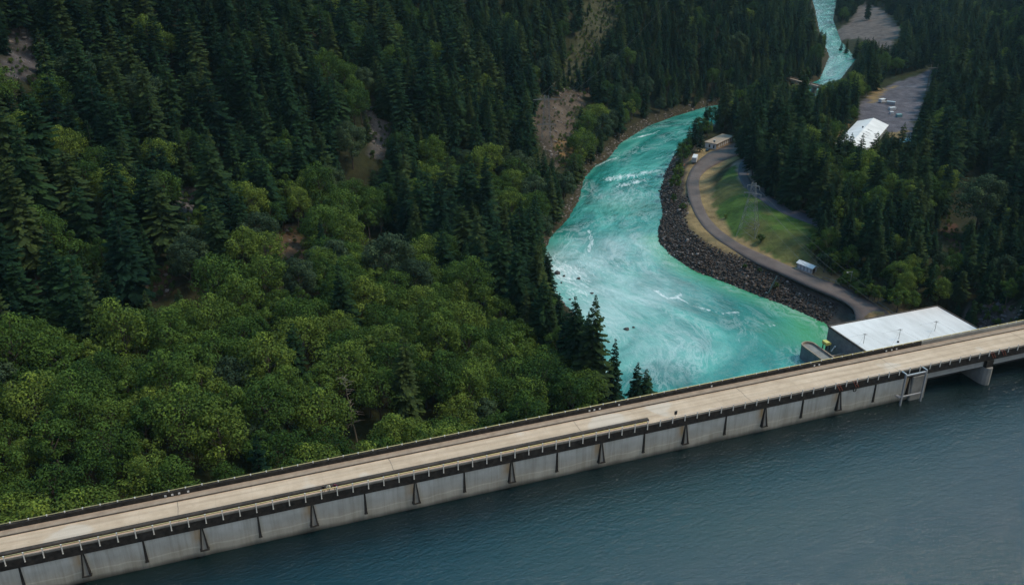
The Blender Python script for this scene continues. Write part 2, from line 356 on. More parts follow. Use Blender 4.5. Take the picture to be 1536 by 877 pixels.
def river_material():
    m, nt, b = newmat('river_water'); L = nt.links.new
    uv = N(nt, 'ShaderNodeUVMap', uv_map='flow')
    A = lambda nme: N(nt, 'ShaderNodeAttribute', attribute_name=nme).outputs['Fac']
    foam, milk_glare, green, rough_a = A('foam'), A('milk_glare'), A('green'), A('rapid')
    def noise(sc, sx, sy, det=6, ro=.6, dist=0.0):
        mp = N(nt, 'ShaderNodeMapping'); mp.inputs['Scale'].default_value = (sx, sy, 1); L(uv.outputs[0], mp.inputs['Vector'])
        n = N(nt, 'ShaderNodeTexNoise', Scale=sc, Detail=det, Roughness=ro, Distortion=dist); L(mp.outputs[0], n.inputs['Vector']); return n.outputs['Fac']
    big = noise(.03, .5, 1.0, 4, .55, 1.5)
    r = ramp(nt, [(.32, (.004, .075, .064)), (.5, (.014, .165, .138)), (.68, (.055, .29, .235))]); L(big, r.inputs[0])
    c = mixc(nt, green, r.outputs[0], (.06, .26, .12))
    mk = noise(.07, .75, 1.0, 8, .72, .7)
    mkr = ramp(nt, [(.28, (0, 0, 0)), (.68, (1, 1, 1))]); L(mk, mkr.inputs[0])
    c = mixc(nt, math_n(nt, 'MULTIPLY', milk_glare, math_n(nt, 'ADD', math_n(nt, 'MULTIPLY', mkr.outputs[0], .7), .08)), c, (.44, .56, .55))  # pale colour for aerated water and for painted sky glare
    # foam streaks: thin ridged lines that follow the flow and curl
    f1 = noise(.10, .5, 1.0, 9, .74, 1.0)
    rid = math_n(nt, 'ABSOLUTE', math_n(nt, 'SUBTRACT', f1, .5))
    line = math_n(nt, 'SUBTRACT', 1.0, math_n(nt, 'MULTIPLY', rid, 18.0))
    line = math_n(nt, 'MAXIMUM', line, 0.0)
    patch = noise(.045, .6, 1, 3, .5, .5)
    pr = ramp(nt, [(.46, (0, 0, 0)), (.62, (1, 1, 1))]); L(patch, pr.inputs[0])
    lf = math_n(nt, 'MULTIPLY', math_n(nt, 'MULTIPLY', line, pr.outputs[0]), .22)
    f2 = noise(.42, .35, 1.0, 8, .72, 1.2); f3 = noise(.16, .4, 1.0, 8, .75, 2.5)
    thr = math_n(nt, 'SUBTRACT', math_n(nt, 'ADD', math_n(nt, 'MULTIPLY', math_n(nt, 'ADD', f2, f3), .5), math_n(nt, 'ADD', math_n(nt, 'MULTIPLY', foam, .23), math_n(nt, 'ADD', math_n(nt, 'MULTIPLY', rough_a, .09), math_n(nt, 'MULTIPLY', milk_glare, .07)))), .66)
    sf = math_n(nt, 'MULTIPLY', math_n(nt, 'MAXIMUM', thr, 0.0), 5.0)
    tot = math_n(nt, 'MINIMUM', math_n(nt, 'ADD', lf, sf), .95)
    c = mixc(nt, tot, c, (.78, .82, .82))
    L(c, b.inputs['Base Color'])
    b.inputs['Roughness'].default_value = .12; b.inputs['IOR'].default_value = 1.33
    L(math_n(nt, 'ADD', math_n(nt, 'MULTIPLY', tot, .6), .14), b.inputs['Roughness'])
    h1 = noise(.55, .45, 1.0, 6, .6, .8); h2 = noise(.14, .6, 1, 4, .5, 1.0)
    h = math_n(nt, 'ADD', math_n(nt, 'MULTIPLY', h1, .5), h2)
    bp = N(nt, 'ShaderNodeBump', Distance=1.0); L(h, bp.inputs['Height'])
    L(math_n(nt, 'ADD', math_n(nt, 'MULTIPLY', rough_a, .6), .45), bp.inputs['Strength']); L(bp.outputs[0], b.inputs['Normal'])
    return m
M['river'] = river_material()

# ------------------------------------------------------------------ object helpers
def tag(o, label=None, cat=None, group=None, kind=None):
    if label: o['label'] = label
    if cat: o['category'] = cat
    if group: o['group'] = group
    if kind: o['kind'] = kind
    return o
def thing(name, label, cat, loc=(0, 0, 0), rz=0.0, group=None):
    o = bpy.data.objects.new(name, None); COL.objects.link(o); o.empty_display_size = .5
    o.location = loc; o.rotation_euler = (0, 0, rz)
    return tag(o, label, cat, group)
class MB:
    """collects shapes; build() links them as one mesh object"""
    def __init__(s): s.v = []; s.f = []
    def add(s, vs, fs):
        o = len(s.v); s.v += [tuple(v) for v in vs]; s.f += [tuple(i+o for i in f) for f in fs]; return s
    def box(s, x0, x1, y0, y1, z0, z1):
        v = [(x, y, z) for z in (z0, z1) for y in (y0, y1) for x in (x0, x1)]
        return s.add(v, [(0,2,3,1),(4,5,7,6),(0,1,5,4),(2,6,7,3),(0,4,6,2),(1,3,7,5)])
    def prism(s, pts, y0, y1, axis='y'):
        """outline in two coordinates, extruded along the third"""
        n = len(pts)
        if axis == 'y': A = [(a, y0, b) for a, b in pts]; B = [(a, y1, b) for a, b in pts]
        elif axis == 'x': A = [(y0, a, b) for a, b in pts]; B = [(y1, a, b) for a, b in pts]
        else: A = [(a, b, y0) for a, b in pts]; B = [(a, b, y1) for a, b in pts]
        return s.add(A+B, [tuple(range(n))[::-1], tuple(range(n, 2*n))]+[(i, (i+1) % n, (i+1) % n+n, i+n) for i in range(n)])
    def tube(s, p, q, r0, r1=None, n=6):
        r1 = r0 if r1 is None else r1
        p, q = Vector(p), Vector(q); d = (q-p)
        if d.length < 1e-6: return s
        d.normalize(); a = d.orthogonal().normalized(); b = d.cross(a)
        V = []
        for c, r in ((p, r0), (q, r1)):
            for i in range(n):
                t = 2*math.pi*i/n; V.append(c+(a*math.cos(t)+b*math.sin(t))*r)
        return s.add(V, [(i, (i+1) % n, (i+1) % n+n, i+n) for i in range(n)]+[tuple(range(n))[::-1], tuple(range(n, 2*n))])
    def path(s, pts, r, n=5):
        for a, b in zip(pts[:-1], pts[1:]): s.tube(a, b, r, r, n)
        return s
    def build(s, name, mat, parent=None, bevel=0.0, smooth=False):
        me = bpy.data.meshes.new(name); me.from_pydata(s.v, [], s.f)
        import bmesh
        bm = bmesh.new(); bm.from_mesh(me); bmesh.ops.recalc_face_normals(bm, faces=bm.faces); bm.to_mesh(me); bm.free()
        if smooth: me.polygons.foreach_set('use_smooth', [True]*len(me.polygons))
        o = bpy.data.objects.new(name, me); COL.objects.link(o); me.materials.append(mat)
        if parent is not None: o.parent = parent
        if bevel:
            b = o.modifiers.new('bevel', 'BEVEL'); b.width = bevel; b.segments = 2; b.limit_method = 'ANGLE'
        return o
def np_mesh(name, V, Fc, mat, parent=None, smooth_=False):
    me = bpy.data.meshes.new(name)
    V = np.asarray(V, np.float32); Fc = np.asarray(Fc, np.int32); k = Fc.shape[1]
    me.vertices.add(len(V)); me.vertices.foreach_set('co', V.ravel())
    me.loops.add(Fc.size); me.loops.foreach_set('vertex_index', Fc.ravel())
    me.polygons.add(len(Fc)); me.polygons.foreach_set('loop_start', np.arange(0, Fc.size, k, dtype=np.int32)); 
    if smooth_: me.polygons.foreach_set('use_smooth', np.ones(len(Fc), bool))
    me.update(calc_edges=True); me.validate()
    me.materials.append(mat)
    o = bpy.data.objects.new(name, me); COL.objects.link(o)
    if parent is not None: o.parent = parent
    return o
def fattr(me, name, vals, typ='FLOAT', dom='POINT'):
    a = me.attributes.new(name, typ, dom)
    if typ == 'FLOAT_COLOR': a.data.foreach_set('color', np.asarray(vals, np.float32).ravel())
    else: a.data.foreach_set('value', np.asarray(vals, np.float32).ravel())

# ------------------------------------------------------------------ building sites
SITE = {}
SITE['barn'] = at(1290, 208, UP_Z); PADS.append((*SITE['barn'][:2], 26, UP_Z))
SITE['barn_low'] = at(1240, 250, UP_Z); PADS.append((*SITE['barn_low'][:2], 14, UP_Z))
yc = W_YARD.mean(0); PADS.append((*at(1345, 150, UP_Z)[:2], 40, UP_Z))
SITE['teal'] = at(1362, 222, UP_Z)

# ------------------------------------------------------------------ terrain
def axis_pts(parts):
    out = [parts[0][0]]
    for (a, b, st) in parts: out += list(np.linspace(a, b, max(2, int(round((b-a)/st))+1))[1:])
    return np.array(out)
gx = axis_pts([(-2400, -700, 100), (-700, -330, 18), (-330, 0, 4), (0, 260, 2.2), (260, 520, 5), (520, 900, 14), (900, 2600, 100)])
gy = axis_pts([(-1700, -100, 100), (-100, 60, 20), (60, 300, 3.5), (300, 760, 2.4), (760, 1250, 6), (1250, 1700, 18), (1700, 3400, 100)])
GX, GY = np.meshgrid(gx, gy)
GZ = height(GX, GY)
nx, ny = len(gx), len(gy)
idx = np.arange(nx*ny).reshape(ny, nx)
faces = np.stack([idx[:-1, :-1], idx[:-1, 1:], idx[1:, 1:], idx[1:, :-1]], -1).reshape(-1, 4)
ter = np_mesh('terrain', np.stack([GX, GY, GZ], -1).reshape(-1, 3), faces, M['terrain'], smooth_=True)
tag(ter, kind='structure')

SOIL = np.array((.026, .020, .012)); MOSS = np.array((.022, .032, .010)); BROWN = np.array((.095, .062, .040)); SCREE = np.array((.20, .185, .18))
DRYG = np.array((.21, .15, .072)); GRAVEL = np.array((.085, .078, .088)); GRASS = np.array((.055, .10, .022)); ROCKB = np.array((.10, .085, .07)); DIRT = np.array((.20, .155, .125))
CLEAR = [  # visible bare ground on the slopes: pixels, colour
    ([(0,34),(38,46),(66,88),(52,120),(0,128)], np.array((.115,.105,.11))),
    ([(264,270),(296,268),(300,300),(292,330),(272,322)], SCREE*.75),
    ([(256,352),(270,350),(268,378),(256,376)], BROWN*1.2),
    ([(220,414),(262,396),(258,436),(236,452),(212,446)], BROWN*1.1),
    ([(408,346),(440,342),(470,362),(462,388),(404,390)], BROWN*1.35),
    ([(546,160),(586,186),(584,238),(560,236)], SCREE*.7),
    ([(196,486),(214,486),(212,512),(200,520)], np.array((.14,.085,.03))),
    ([(545,60),(570,60),(560,80),(545,80)], BROWN*.8),
    ([(800,152),(822,136),(884,128),(886,140),(868,162),(856,200),(846,250),(830,250),(800,206),(792,180)], np.array((.115,.088,.066))),
    ([(836,208),(852,206),(852,240),(838,256)], np.array((.22,.14,.06))),
    ([(1412,332),(1424,330),(1440,372),(1424,384)], np.array((.15,.075,.05))),
    ([(1448,472),(1500,450),(1536,462),(1536,478),(1470,498)], np.array((.16,.125,.11))),
]
SWATH = [(886,-20),(952,-20),(900,92),(866,130),(832,124),(868,48)]
def ground_colour():
    s, t = dam_st(GX, GY)
    dR = line_dist(np.vstack([RIVER, RIVER[:1]]), GX, GY); side = line_dist(CL, GX, GY, True)
    n = fbm(GX/11, GY/11, 21)+.5; n2 = fbm(GX/35, GY/35, 31)+.5
    C = SOIL*(1-n2[..., None])+MOSS*n2[..., None]
    def put(mask, col):
        nonlocal C
        m = np.clip(mask, 0, 1)[..., None]; C = C*(1-m)+col*m
    put(((side < 0) & (dR < 9))*sstep(9, 4, dR+n*3)*1.0, np.array((.036, .031, .018)))
    right = (side > 0) & (GY > 300) & (GY < 760)
    dlo = line_dist(W_ROAD_IN, GX, GY); dlo2 = line_dist(W_ROAD_OUT, GX, GY)
    put(right*(1-sstep(5, 11, np.minimum(dlo, dlo2)+(n-.5)*6)), DRYG)
    du = np.minimum(line_dist(W_UL, GX, GY), line_dist(W_UR, GX, GY))
    put(right*(1-sstep(2.5, 5.5, du+(n-.5)*3)), DIRT*.85)
    jx = (fbm(GX/5, GY/5, 77, 3))*5; jy = (fbm(GX/5, GY/5, 97, 3))*5
    put(inside(W_LAWN, GX+jx, GY+jy)*1.0, GRASS*.95)
    put(inside(W_LAWN, GX+jx, GY+jy)*np.maximum(sstep(.50, .62, n2), sstep(.56,.7,n))*.5, DRYG*.6)
    put(right*(dR < 15)*(1-sstep(12, 15, dR+(n-.5)*4)), np.array((.07, .056, .045)))
    put(inside(W_YARD, GX+jx, GY+jy)*1.0, GRAVEL)
    put(inside(W_YARD, GX+jx, GY+jy)*sstep(.52, .6, n)*.35, GRAVEL*1.7)
    for w in W_DRY: put(inside(w, GX+jx, GY+jy)*1.0, DRYG*.8)
    put(inside(W_GBAR, GX+jx, GY+jy)*1.0, np.array((.105, .088, .08)))
    P = np.stack([GX, GY, GZ+.3], -1); qx, qy, _ = project(P)
    ok = (t > 12) & (GY > 0)
    kx = fbm(GX/13, GY/13, 177, 3)*34; ky = fbm(GX/13, GY/13, 197, 3)*34; wx = qx+jx*1.2+kx; wy = qy+jy*1.2+ky
    for poly, col in CLEAR: put(inside(poly, wx, wy)*ok*np.clip(.45+n*1.0, 0, 1), col*(.25+.8*n[..., None]))
    put(inside(SWATH, wx, wy)*ok*.75, np.array((.055, .055, .03)))
    put((inside([(1350,0),(1420,0),(1430,40),(1390,70),(1345,50)], wx, wy)*ok*(GY > 700))*1.0, np.array((.03, .065, .035)))
    return C
GC = ground_colour()
fattr(ter.data, 'ground', np.concatenate([GC, np.ones(GC.shape[:2]+(1,))], -1).reshape(-1, 4), 'FLOAT_COLOR')

# ------------------------------------------------------------------ water
def build_river():
    L_, R_ = smooth(LB, 2, 900), smooth(RB, 2, 900)
    # match stations by plan position along the centre line
    n, m = 900, 56
    v = np.linspace(0, 1, m)
    v = np.r_[-.10, v, 1.10]; m = len(v)
    P = L_[:, None, :]*(1-v)[None, :, None]+R_[:, None, :]*v[None, :, None]
    X, Y = P[..., 0], P[..., 1]
    z = np.full(X.shape, RIVER_Z)
    c = (L_+R_)/2; u = np.r_[0, np.cumsum(np.hypot(*np.diff(c, axis=0).T))]
    wid = np.hypot(*(R_-L_).T)
    U = np.repeat(u[:, None], m, 1); Vv = (v[None, :]-.5)*wid[:, None]
    def blob(px, r):
        q = at(*px, RIVER_Z); return np.exp(-((X-q[0])**2+(Y-q[1])**2)/(r*r))
    def streak(pxs, r): return np.exp(-(line_dist(poly_xy(pxs, RIVER_Z), X, Y)/r)**2)
    milk_glare = np.clip(blob((880,410), 26)+blob((905,470), 20)+.9*blob((940,370), 16)+.8*blob((960,440), 20)+.65*blob((990,520), 22)+.8*blob((840,390), 14)+.35*blob((930,300), 16), 0, 1)  # aerated water; the mid-river blobs also paint in reflected sky glare
    foam = np.clip(streak([(985,436),(1000,447),(1015,447),(1022,440)], 1.4)+.95*streak([(1020,448),(1050,462),(1085,470),(1110,468)], 1.2)+.7*streak([(1105,470),(1140,486),(1165,488)], 1.4)
        +.8*streak([(892,250),(915,240),(924,236)], 2.2)+1.2*blob((903,566), 7)+.9*streak([(882,345),(888,362),(884,376)], 1.4)
        +.75*streak([(915,268),(950,262),(985,256)], 5)+.6*streak([(930,280),(965,270)], 4)+.6*streak([(960,205),(985,200)], 2)+.62*streak([(940,182+30),(990,196)], 2)
        +.55*blob((835,410), 12)+.5*blob((860,440), 11)+.45*streak([(1080,530),(1120,500),(1150,505)], 2.5)+.4*blob((1030,560), 8)+.45*streak([(1185,470),(1225,478)], 1.5)
        +.5*streak([(985,238),(1005,232)], 2), 0, 1.15)
    green = np.clip(sstep(16, 2, line_dist(RB[:9], X, Y))*.75*(Y < 470)+.9*blob((1215,500), 17)+.25*blob((930,310), 16), 0, 1)  # green shallows; the weak last blob paints in a yellow-green sheen
    rapid = np.clip(blob((945,268), 26)+blob((930,320), 24)*.6+blob((880,400), 30)*.5, 0, 1)
    z = z + rapid*.7*fbm(X/3.0, Y/1.9, 51, 3)*2 + .12*fbm(X/4, Y/4, 58, 3)
    i = np.arange(n*m).reshape(n, m)
    f = np.stack([i[:-1, :-1], i[:-1, 1:], i[1:, 1:], i[1:, :-1]], -1).reshape(-1, 4)
    o = np_mesh('river', np.stack([X, Y, z], -1).reshape(-1, 3), f, M['river'], smooth_=True)
    me = o.data
    for nme, a in (('milk_glare', milk_glare), ('foam', foam), ('green', green), ('rapid', rapid)): fattr(me, nme, a)
    uvl = me.uv_layers.new(name='flow')
    vi = np.empty(len(me.loops), np.int32); me.loops.foreach_get('vertex_index', vi)
    uvl.data.foreach_set('uv', np.stack([U.ravel()[vi], Vv.ravel()[vi]], -1).astype(np.float32).ravel())
    tag(o, kind='structure')
build_river()

lk = MB()
lk.add([(-800, -1500, 0), (900, -1500, 0), (900, .5, 0), (88.5, .5, 0), (-800, .5, 0), (89, .5, 0), (172, .5, 0), (172, 7, 0), (89, 7, 0)], [(0, 1, 2, 6, 5, 3, 4), (5, 6, 7, 8)])
lko = lk.build('reservoir', M['lake']); lko.location = (*DP, 0); lko.rotation_euler = (0, 0, DAM_ANG); tag(lko, kind='structure')

# ------------------------------------------------------------------ roads
def ribbon(name, A, B, mat, n=160, off=.12, cross=5):
    A, B = smooth(A, 2, n), smooth(B, 2, n)
    v = np.linspace(0, 1, cross)
    P = A[:, None, :]*(1-v)[None, :, None]+B[:, None, :]*v[None, :, None]
    Z = height(P[..., 0], P[..., 1])
    # a road bed is level across
    Z = np.repeat(Z.max(1, keepdims=True), cross, 1)
    for _ in range(6): Z[1:-1] = (Z[:-2]+Z[1:-1]+Z[2:])/3
    i = np.arange(n*cross).reshape(n, cross)
    f = np.stack([i[:-1, :-1], i[:-1, 1:], i[1:, 1:], i[1:, :-1]], -1).reshape(-1, 4)
    # kerb-like skirt so that the bed sits in the ground
    V = np.concatenate([P, (Z+off)[..., None]], -1)
    lo = V[:, [0, -1]].copy(); lo[..., 2] -= .8
    VV = np.concatenate([V.reshape(-1, 3), lo.reshape(-1, 3)]); b = n*cross
    ex = []
    for k in range(n-1):
        ex.append((i[k, 0], i[k+1, 0], b+2*(k+1), b+2*k)); ex.append((i[k+1, -1], i[k, -1], b+2*k+1, b+2*(k+1)+1))
    o = np_mesh(name, VV, np.vstack([f, ex]), mat); tag(o, kind='structure'); return o
ribbon('road', W_ROAD_OUT, W_ROAD_IN, M['road'])
ribbon('upper_road', W_UL, W_UR, M['road_dark'])

# ------------------------------------------------------------------ the dam
BAY = 16.88
S0, S1 = -172.0, 88.0
dam = thing('dam', 'long straight concrete dam carrying a pale road deck across the reservoir', 'dam', (*DP, 0), DAM_ANG)
DZ = 7.0
w = MB()
w.prism([(.35, -16), (.35, 5.45), (7.9, 5.45), (10, 0), (34, -60), (44, -86), (.35, -86)], S0, S1, 'x')
w.build('wall', M['dam_wall'], dam)
def fascia(mb, a, b): mb.prism([(-.12, 5.5), (-.12, 7.08), (.42, 7.08), (.42, 5.5)], a, b, 'x')
c = MB(); fascia(c, S0, 168); c.build('coping', M['black_concrete'], dam)
c = MB(); c.box(S0, 168, -.16, .34, 7.084, 7.2); c.build('ledge', M['brown_concrete'], dam)
c = MB(); c.box(S0, 168, .424, 6.0, 6.2, DZ); c.build('road_deck', M['deck'], dam)
c = MB(); c.box(S0, 168, 6.004, 6.14, 6.2, 7.2); c.build('kerb', M['brown_concrete'], dam)
c = MB(); c.box(S0, 168, 6.144, 7.5, 6.2, 7.12); c.build('sidewalk', M['pale_concrete'], dam)
c = MB(); c.prism([(7.504, 6.0), (7.504, 7.9), (7.58, 7.96), (7.95, 7.96), (8.02, 7.88), (8.02, 6.0)], S0, 93, 'x'); c.build('parapet', M['black_concrete'], dam)
c = MB(); c.prism([(7.504, 6.0), (7.504, 7.9), (7.58, 7.96), (7.95, 7.96), (8.02, 7.88), (8.02, 6.0)], 93.05, 168, 'x'); o = c.build('parapet', M['grey_concrete'], dam)
o['label'] = 'cleaner grey stretch of parapet beside the spillway'
c = MB(); c.prism([(1.05, DZ+.003), (1.05, 7.5), (1.1, 7.56), (1.75, 7.56), (1.8, 7.5), (1.8, DZ+.003)], S0, 26.5, 'x'); c.build('low_wall', M['dark_concrete'], dam)
for k in range(-10, 6):
    s = k*BAY
    if not (S0 < s < S1-2): continue
    # triangular buttress: two dark legs with a paler recessed panel between
    b = MB()
    for sg in (-1, 1):
        b.add([(s+sg*.03, .34, 5.45), (s+sg*.19, .34, 5.45), (s+sg*.36, .34, 1.5), (s+sg*.62, .34, 1.5), (s+sg*.03, .24, 5.45), (s+sg*.19, .24, 5.45), (s+sg*.36, -.26, 1.5), (s+sg*.62, -.26, 1.5)],
              [(0, 1, 3, 2), (4, 6, 7, 5), (0, 4, 5, 1), (2, 3, 7, 6), (0, 2, 6, 4), (1, 5, 7, 3)])
    b.box(s-.7, s+.7, -.3, .345, 1.34, 1.5)
    bo = b.build('buttress', M['black_concrete'], dam)
    b = MB(); b.add([(s-.09, .3, 5.3), (s+.09, .3, 5.3), (s+.39, -.1, 1.52), (s-.39, -.1, 1.52)], [(0, 1, 2, 3)])
    b.build('panel', M['grey_concrete'], bo)
    s2 = s+BAY/2
    if s2 < S1-3:
        b = MB(); b.prism([(s2-.11, 5.45), (s2+.11, 5.45), (s2+.22, 1.4), (s2-.22, 1.4)], .16, .346); b.box(s2-.28, s2+.28, .1, .347, 1.25, 1.4)
        b.build('joint_rib', M['black_concrete'], dam)
# spillway bridge
b = MB(); b.box(88.2, 168, .5, 1.1, 3.9, 5.46); b.build('girder', M['girder'], dam)
b = MB(); b.box(88.2, 168, 6.6, 7.3, 3.9, 5.46); b.build('girder', M['girder'], dam)
b = MB(); b.prism([(84.6, -3), (88.3, -3), (88.3, 5.46), (84.6, 5.46)], -.28, .3); b.build('end_pier', M['grey_concrete'], dam, bevel=.2)
for s in (104.2, 123.5, 142.5, 161.5):
    b = MB(); pts = [(s-1.15, 9), (s-1.15, .6), (s-1.0, -.1), (s-.55, -.75), (s, -.95), (s+.55, -.75), (s+1.0, -.1), (s+1.15, .6), (s+1.15, 9)]
    b.prism(pts, -6, 3.88, 'z'); p = b.build('pier', M['grey_concrete'], dam)
    b = MB(); b.box(s-.9, s+.9, -.3, .48, 3.884, 5.46); b.build('pier_cap', M['black_concrete'], p)
edges = [88.4, 103.05, 105.35, 122.35, 124.65, 141.35, 143.65, 160.35]
for a, b_ in zip(edges[::2], edges[1::2]):
    b = MB(); b.prism([(4.6, -4), (4.9, -1), (5.4, 2.4), (5.6, 2.4), (5.1, -1), (4.8, -4)], a+.05, b_-.05, 'x')
    b.build('spillway_gate', M['dark_metal'], dam)
b = MB(); b.prism([(3.5, -6), (5.5, -1.2), (9, -4), (40, -60), (48, -84), (3.5, -84)], 88.35, 168, 'x'); b.build('spillway', M['grey_concrete'], dam)
# rusty struts bolted to the coping
for s in (66.8, 70.6, 104.6, 107.4):
    b = MB()
    for q in (-.28, .28):
        b.tube((s+q-.35, -.22, 7.15), (s+q+.35, -.3, 6.0), .075); b.tube((s+q-.35, -.22, 7.15), (s+q-.35, .2, 7.3), .06)
    b.build('strut', M['rust'], dam)
# white marker plates along the far parapet
def s_of(px, py, z=7.4):
    q = at(px, py, z); return dam_st(q[0], q[1])[0]
for px in (247, 257, 267, 280, 863, 870, 878, 906, 1041, 1191, 1198, 1296, 1304, 1311):
    s = s_of(px, 760-.197*px)
    b = MB(); b.box(s-.16, s+.16, 7.44, 7.5, 7.3, 7.62); b.build('marker_plate', M['white_paint'], dam)

# railings
def railing(label, s_a, s_b, t, z0, ztop, rail_mat, post_mat, step, kind, foot):
    t_ = thing('railing', label, 'railing', (*dam_w((s_a+s_b)/2, t), DZ), DAM_ANG)
    off = (s_a+s_b)/2
    n = int(round((s_b-s_a)/step))+1
    r = MB(); r.tube((s_a-off, 0, ztop-DZ), (s_b-off, 0, ztop-DZ), .07 if kind else .028, n=8)
    r.build('top_rail', rail_mat, t_, smooth=True)
    if kind and t < 1:
        r = MB(); r.tube((s_a-off, .02, ztop-DZ-.42), (s_b-off, .02, ztop-DZ-.42), .025, n=6); r.build('lower_rail', M['grey_metal'], t_)
    me = None
    for i in range(n):
        s = s_a+i*step-off
        if me is None:
            p = MB(); p.box(-.07, .07, -.05, .05, foot, ztop-DZ+.06)
            if kind: p.box(-.09, .09, -.075, .06, foot, foot+.1); p.box(-.1, .1, -.07, .07, ztop-DZ-.06, ztop-DZ+.07)
            o = p.build('post', post_mat, t_); me = o.data
        else:
            o = bpy.data.objects.new('post', me); COL.objects.link(o); o.parent = t_
        o.location = (s, 0, 0)
    return t_
SP = BAY/6.72
railing('yellow topped pipe railing with pale posts along the reservoir edge of the dam', -97.5, -97.5+SP*49, -.19, 7.2, 8.05, M['yellow_rail'], M['pale_post'], SP, True, -.62)
railing('thin grey railing with short pale posts near the spillway end of the dam', -97.5+SP*50, -97.5+SP*89, -.19, 7.2, 7.85, M['grey_metal'], M['pale_post'], SP, False, -.45)
railing('yellow railing on the downstream parapet of the dam in front of the forest', -97.5, -97.5+SP*90, 7.78, 7.9, 8.13, M['yellow_rail'], M['pale_post'], SP, True, .93)

# things on the dam
q = at(1014, 626, DZ); s, t = dam_st(q[0], q[1])
sg = thing('sign', 'small dark sign board on a short post beside the dam railing', 'sign', (*dam_w(s, .9), DZ), DAM_ANG)
b = MB(); b.box(-.28, .28, -.05, .05, .55, 1.3); b.build('board', M['dark_metal'], sg, .01)
b = MB(); b.tube((0, .06, 0), (0, .06, 1.25), .04); b.build('post', M['grey_metal'], sg)
fr = thing('steel_frame', 'pale grey steel ladder frame standing in the water against the end of the dam wall', 'steel frame', (*dam_w(84.2, -1.1), 0), DAM_ANG)
for sx in (-2.5, 2.5):
    b = MB(); b.box(sx-.16, sx+.16, -.16, .16, -4, 7.0); b.build('leg', M['galvanised'], fr, .03)
    b = MB(); b.box(sx-.14, sx+.14, -.1, 1.25, 7.0, 7.24); b.build('bracket', M['galvanised'], fr, .03)
b = MB(); b.box(-2.34, 2.34, -.14, .14, 6.6, 6.92); b.build('crossbar', M['galvanised'], fr, .03)
b = MB(); b.box(-2.34, 2.34, -.12, .12, 1.9, 2.14); b.build('crossbar', M['galvanised'], fr, .03)
b = MB(); b.box(-3.3, -2.66, -.1, .9, 1.9, 2.1); b.build('stay', M['galvanised'], fr)
rg = MB()
for i in range(20):
    a0, a1 = 2*math.pi*i/20, 2*math.pi*(i+1)/20
    rg.tube((.33*math.cos(a0), 0, .33*math.sin(a0)), (.33*math.cos(a1), 0, .33*math.sin(a1)), .09, n=8)
ro = rg.build('ring', M['tyre'], smooth=True); ro.location = (*dam_w(70.4, -.3), 5.45); ro.rotation_euler = (0, 0, DAM_ANG)
tag(ro, 'dark round ring hanging below the pair of rusty struts on the dam face', 'ring')

# ------------------------------------------------------------------ people at the railing
def person(label, s, t, shirt, trousers, lean, turn, arms):
    root = thing('person', label, 'person', (*dam_w(s, t), DZ), DAM_ANG+turn)
    # skeleton: the figure faces -y (over the reservoir)
    L = math.radians(lean); sn, cs = math.sin(L), math.cos(L)
    def up(d): return (0, -d*sn, .92+d*cs)
    J = [(0, 0, .92), up(.25), up(.48), up(.56), (0, up(.66)[1]-.03, up(.66)[2]), (0, up(.78)[1]-.06, up(.78)[2]),
         (-.10, 0, .86), (-.12, -.03, .47), (-.12, .03, .08), (-.12, -.14, .04), (.10, 0, .86), (.12, -.01, .47), (.13, .05, .08), (.13, -.12, .04)]
    R = [.15, .145, .16, .075, .095, .085, .1, .07, .045, .04, .1, .07, .045, .04]
    E = [(0, 1), (1, 2), (2, 3), (3, 4), (4, 5), (0, 6), (6, 7), (7, 8), (8, 9), (0, 10), (10, 11), (11, 12), (12, 13)]
    sh = up(.46)
    for sd, (ex, hx) in zip((-1, 1), arms):
        k = len(J)
        J += [(sd*.19, sh[1], sh[2]), (sd*ex[0], sh[1]+ex[1], sh[2]+ex[2]), (sd*hx[0], sh[1]+hx[1], sh[2]+hx[2]), (sd*hx[0], sh[1]+hx[1]-.08, sh[2]+hx[2]-.01)]
        R += [.062, .045, .034, .03]; E += [(2, k), (k, k+1), (k+1, k+2), (k+2, k+3)]
    me = bpy.data.meshes.new('body'); me.from_pydata(J, E, [])
    o = bpy.data.objects.new('body', me); COL.objects.link(o); o.parent = root
    sk = o.modifiers.new('skin', 'SKIN'); o.modifiers.new('sub', 'SUBSURF').levels = 1; o.modifiers['sub'].render_levels = 1
    for i, r in enumerate(R): me.skin_vertices[0].data[i].radius = (r, r*.8 if i < 3 else r)
    me.skin_vertices[0].data[0].use_root = True
    for m_ in (trousers, shirt, M['skin']): me.materials.append(m_)
    dg = bpy.context.evaluated_depsgraph_get(); ev = o.evaluated_get(dg); m2 = bpy.data.meshes.new_from_object(ev)
    o.modifiers.clear(); o.data = m2; m2.name = 'body'
    m2.materials.clear()
    for m_ in (trousers, shirt, M['skin']): m2.materials.append(m_)
    nk = up(.56)
    for p in m2.polygons:
        z = p.center[2]; p.use_smooth = True
        hand = any((Vector(J[k])-Vector(p.center)).length < .12 for k in (16, 17, 20, 21) if k < len(J))
        p.material_index = 2 if (z > nk[2]-.0 and abs(p.center[0]) < .14) or hand else (1 if z > .88 else 0)
    h = MB(); c_ = Vector(J[5])+Vector((0, .025, .04))
    vs = []; fs = []
    for i in range(7):
        th = math.pi*i/9
        for j in range(12): 
            ph = 2*math.pi*j/12; vs.append((c_.x+.1*math.sin(th)*math.cos(ph), c_.y+.115*math.sin(th)*math.sin(ph)+.01, c_.z+.1*math.cos(th)))
    for i in range(6):
        for j in range(12): fs.append((i*12+j, i*12+(j+1) % 12, (i+1)*12+(j+1) % 12, (i+1)*12+j))
    h.add(vs, fs); h.build('hair', M['hair'], root, smooth=True)
    return root
rest = (((.27, -.16, -.2), (.2, -.4, -.26)), ((.27, -.16, -.2), (.2, -.4, -.26)))
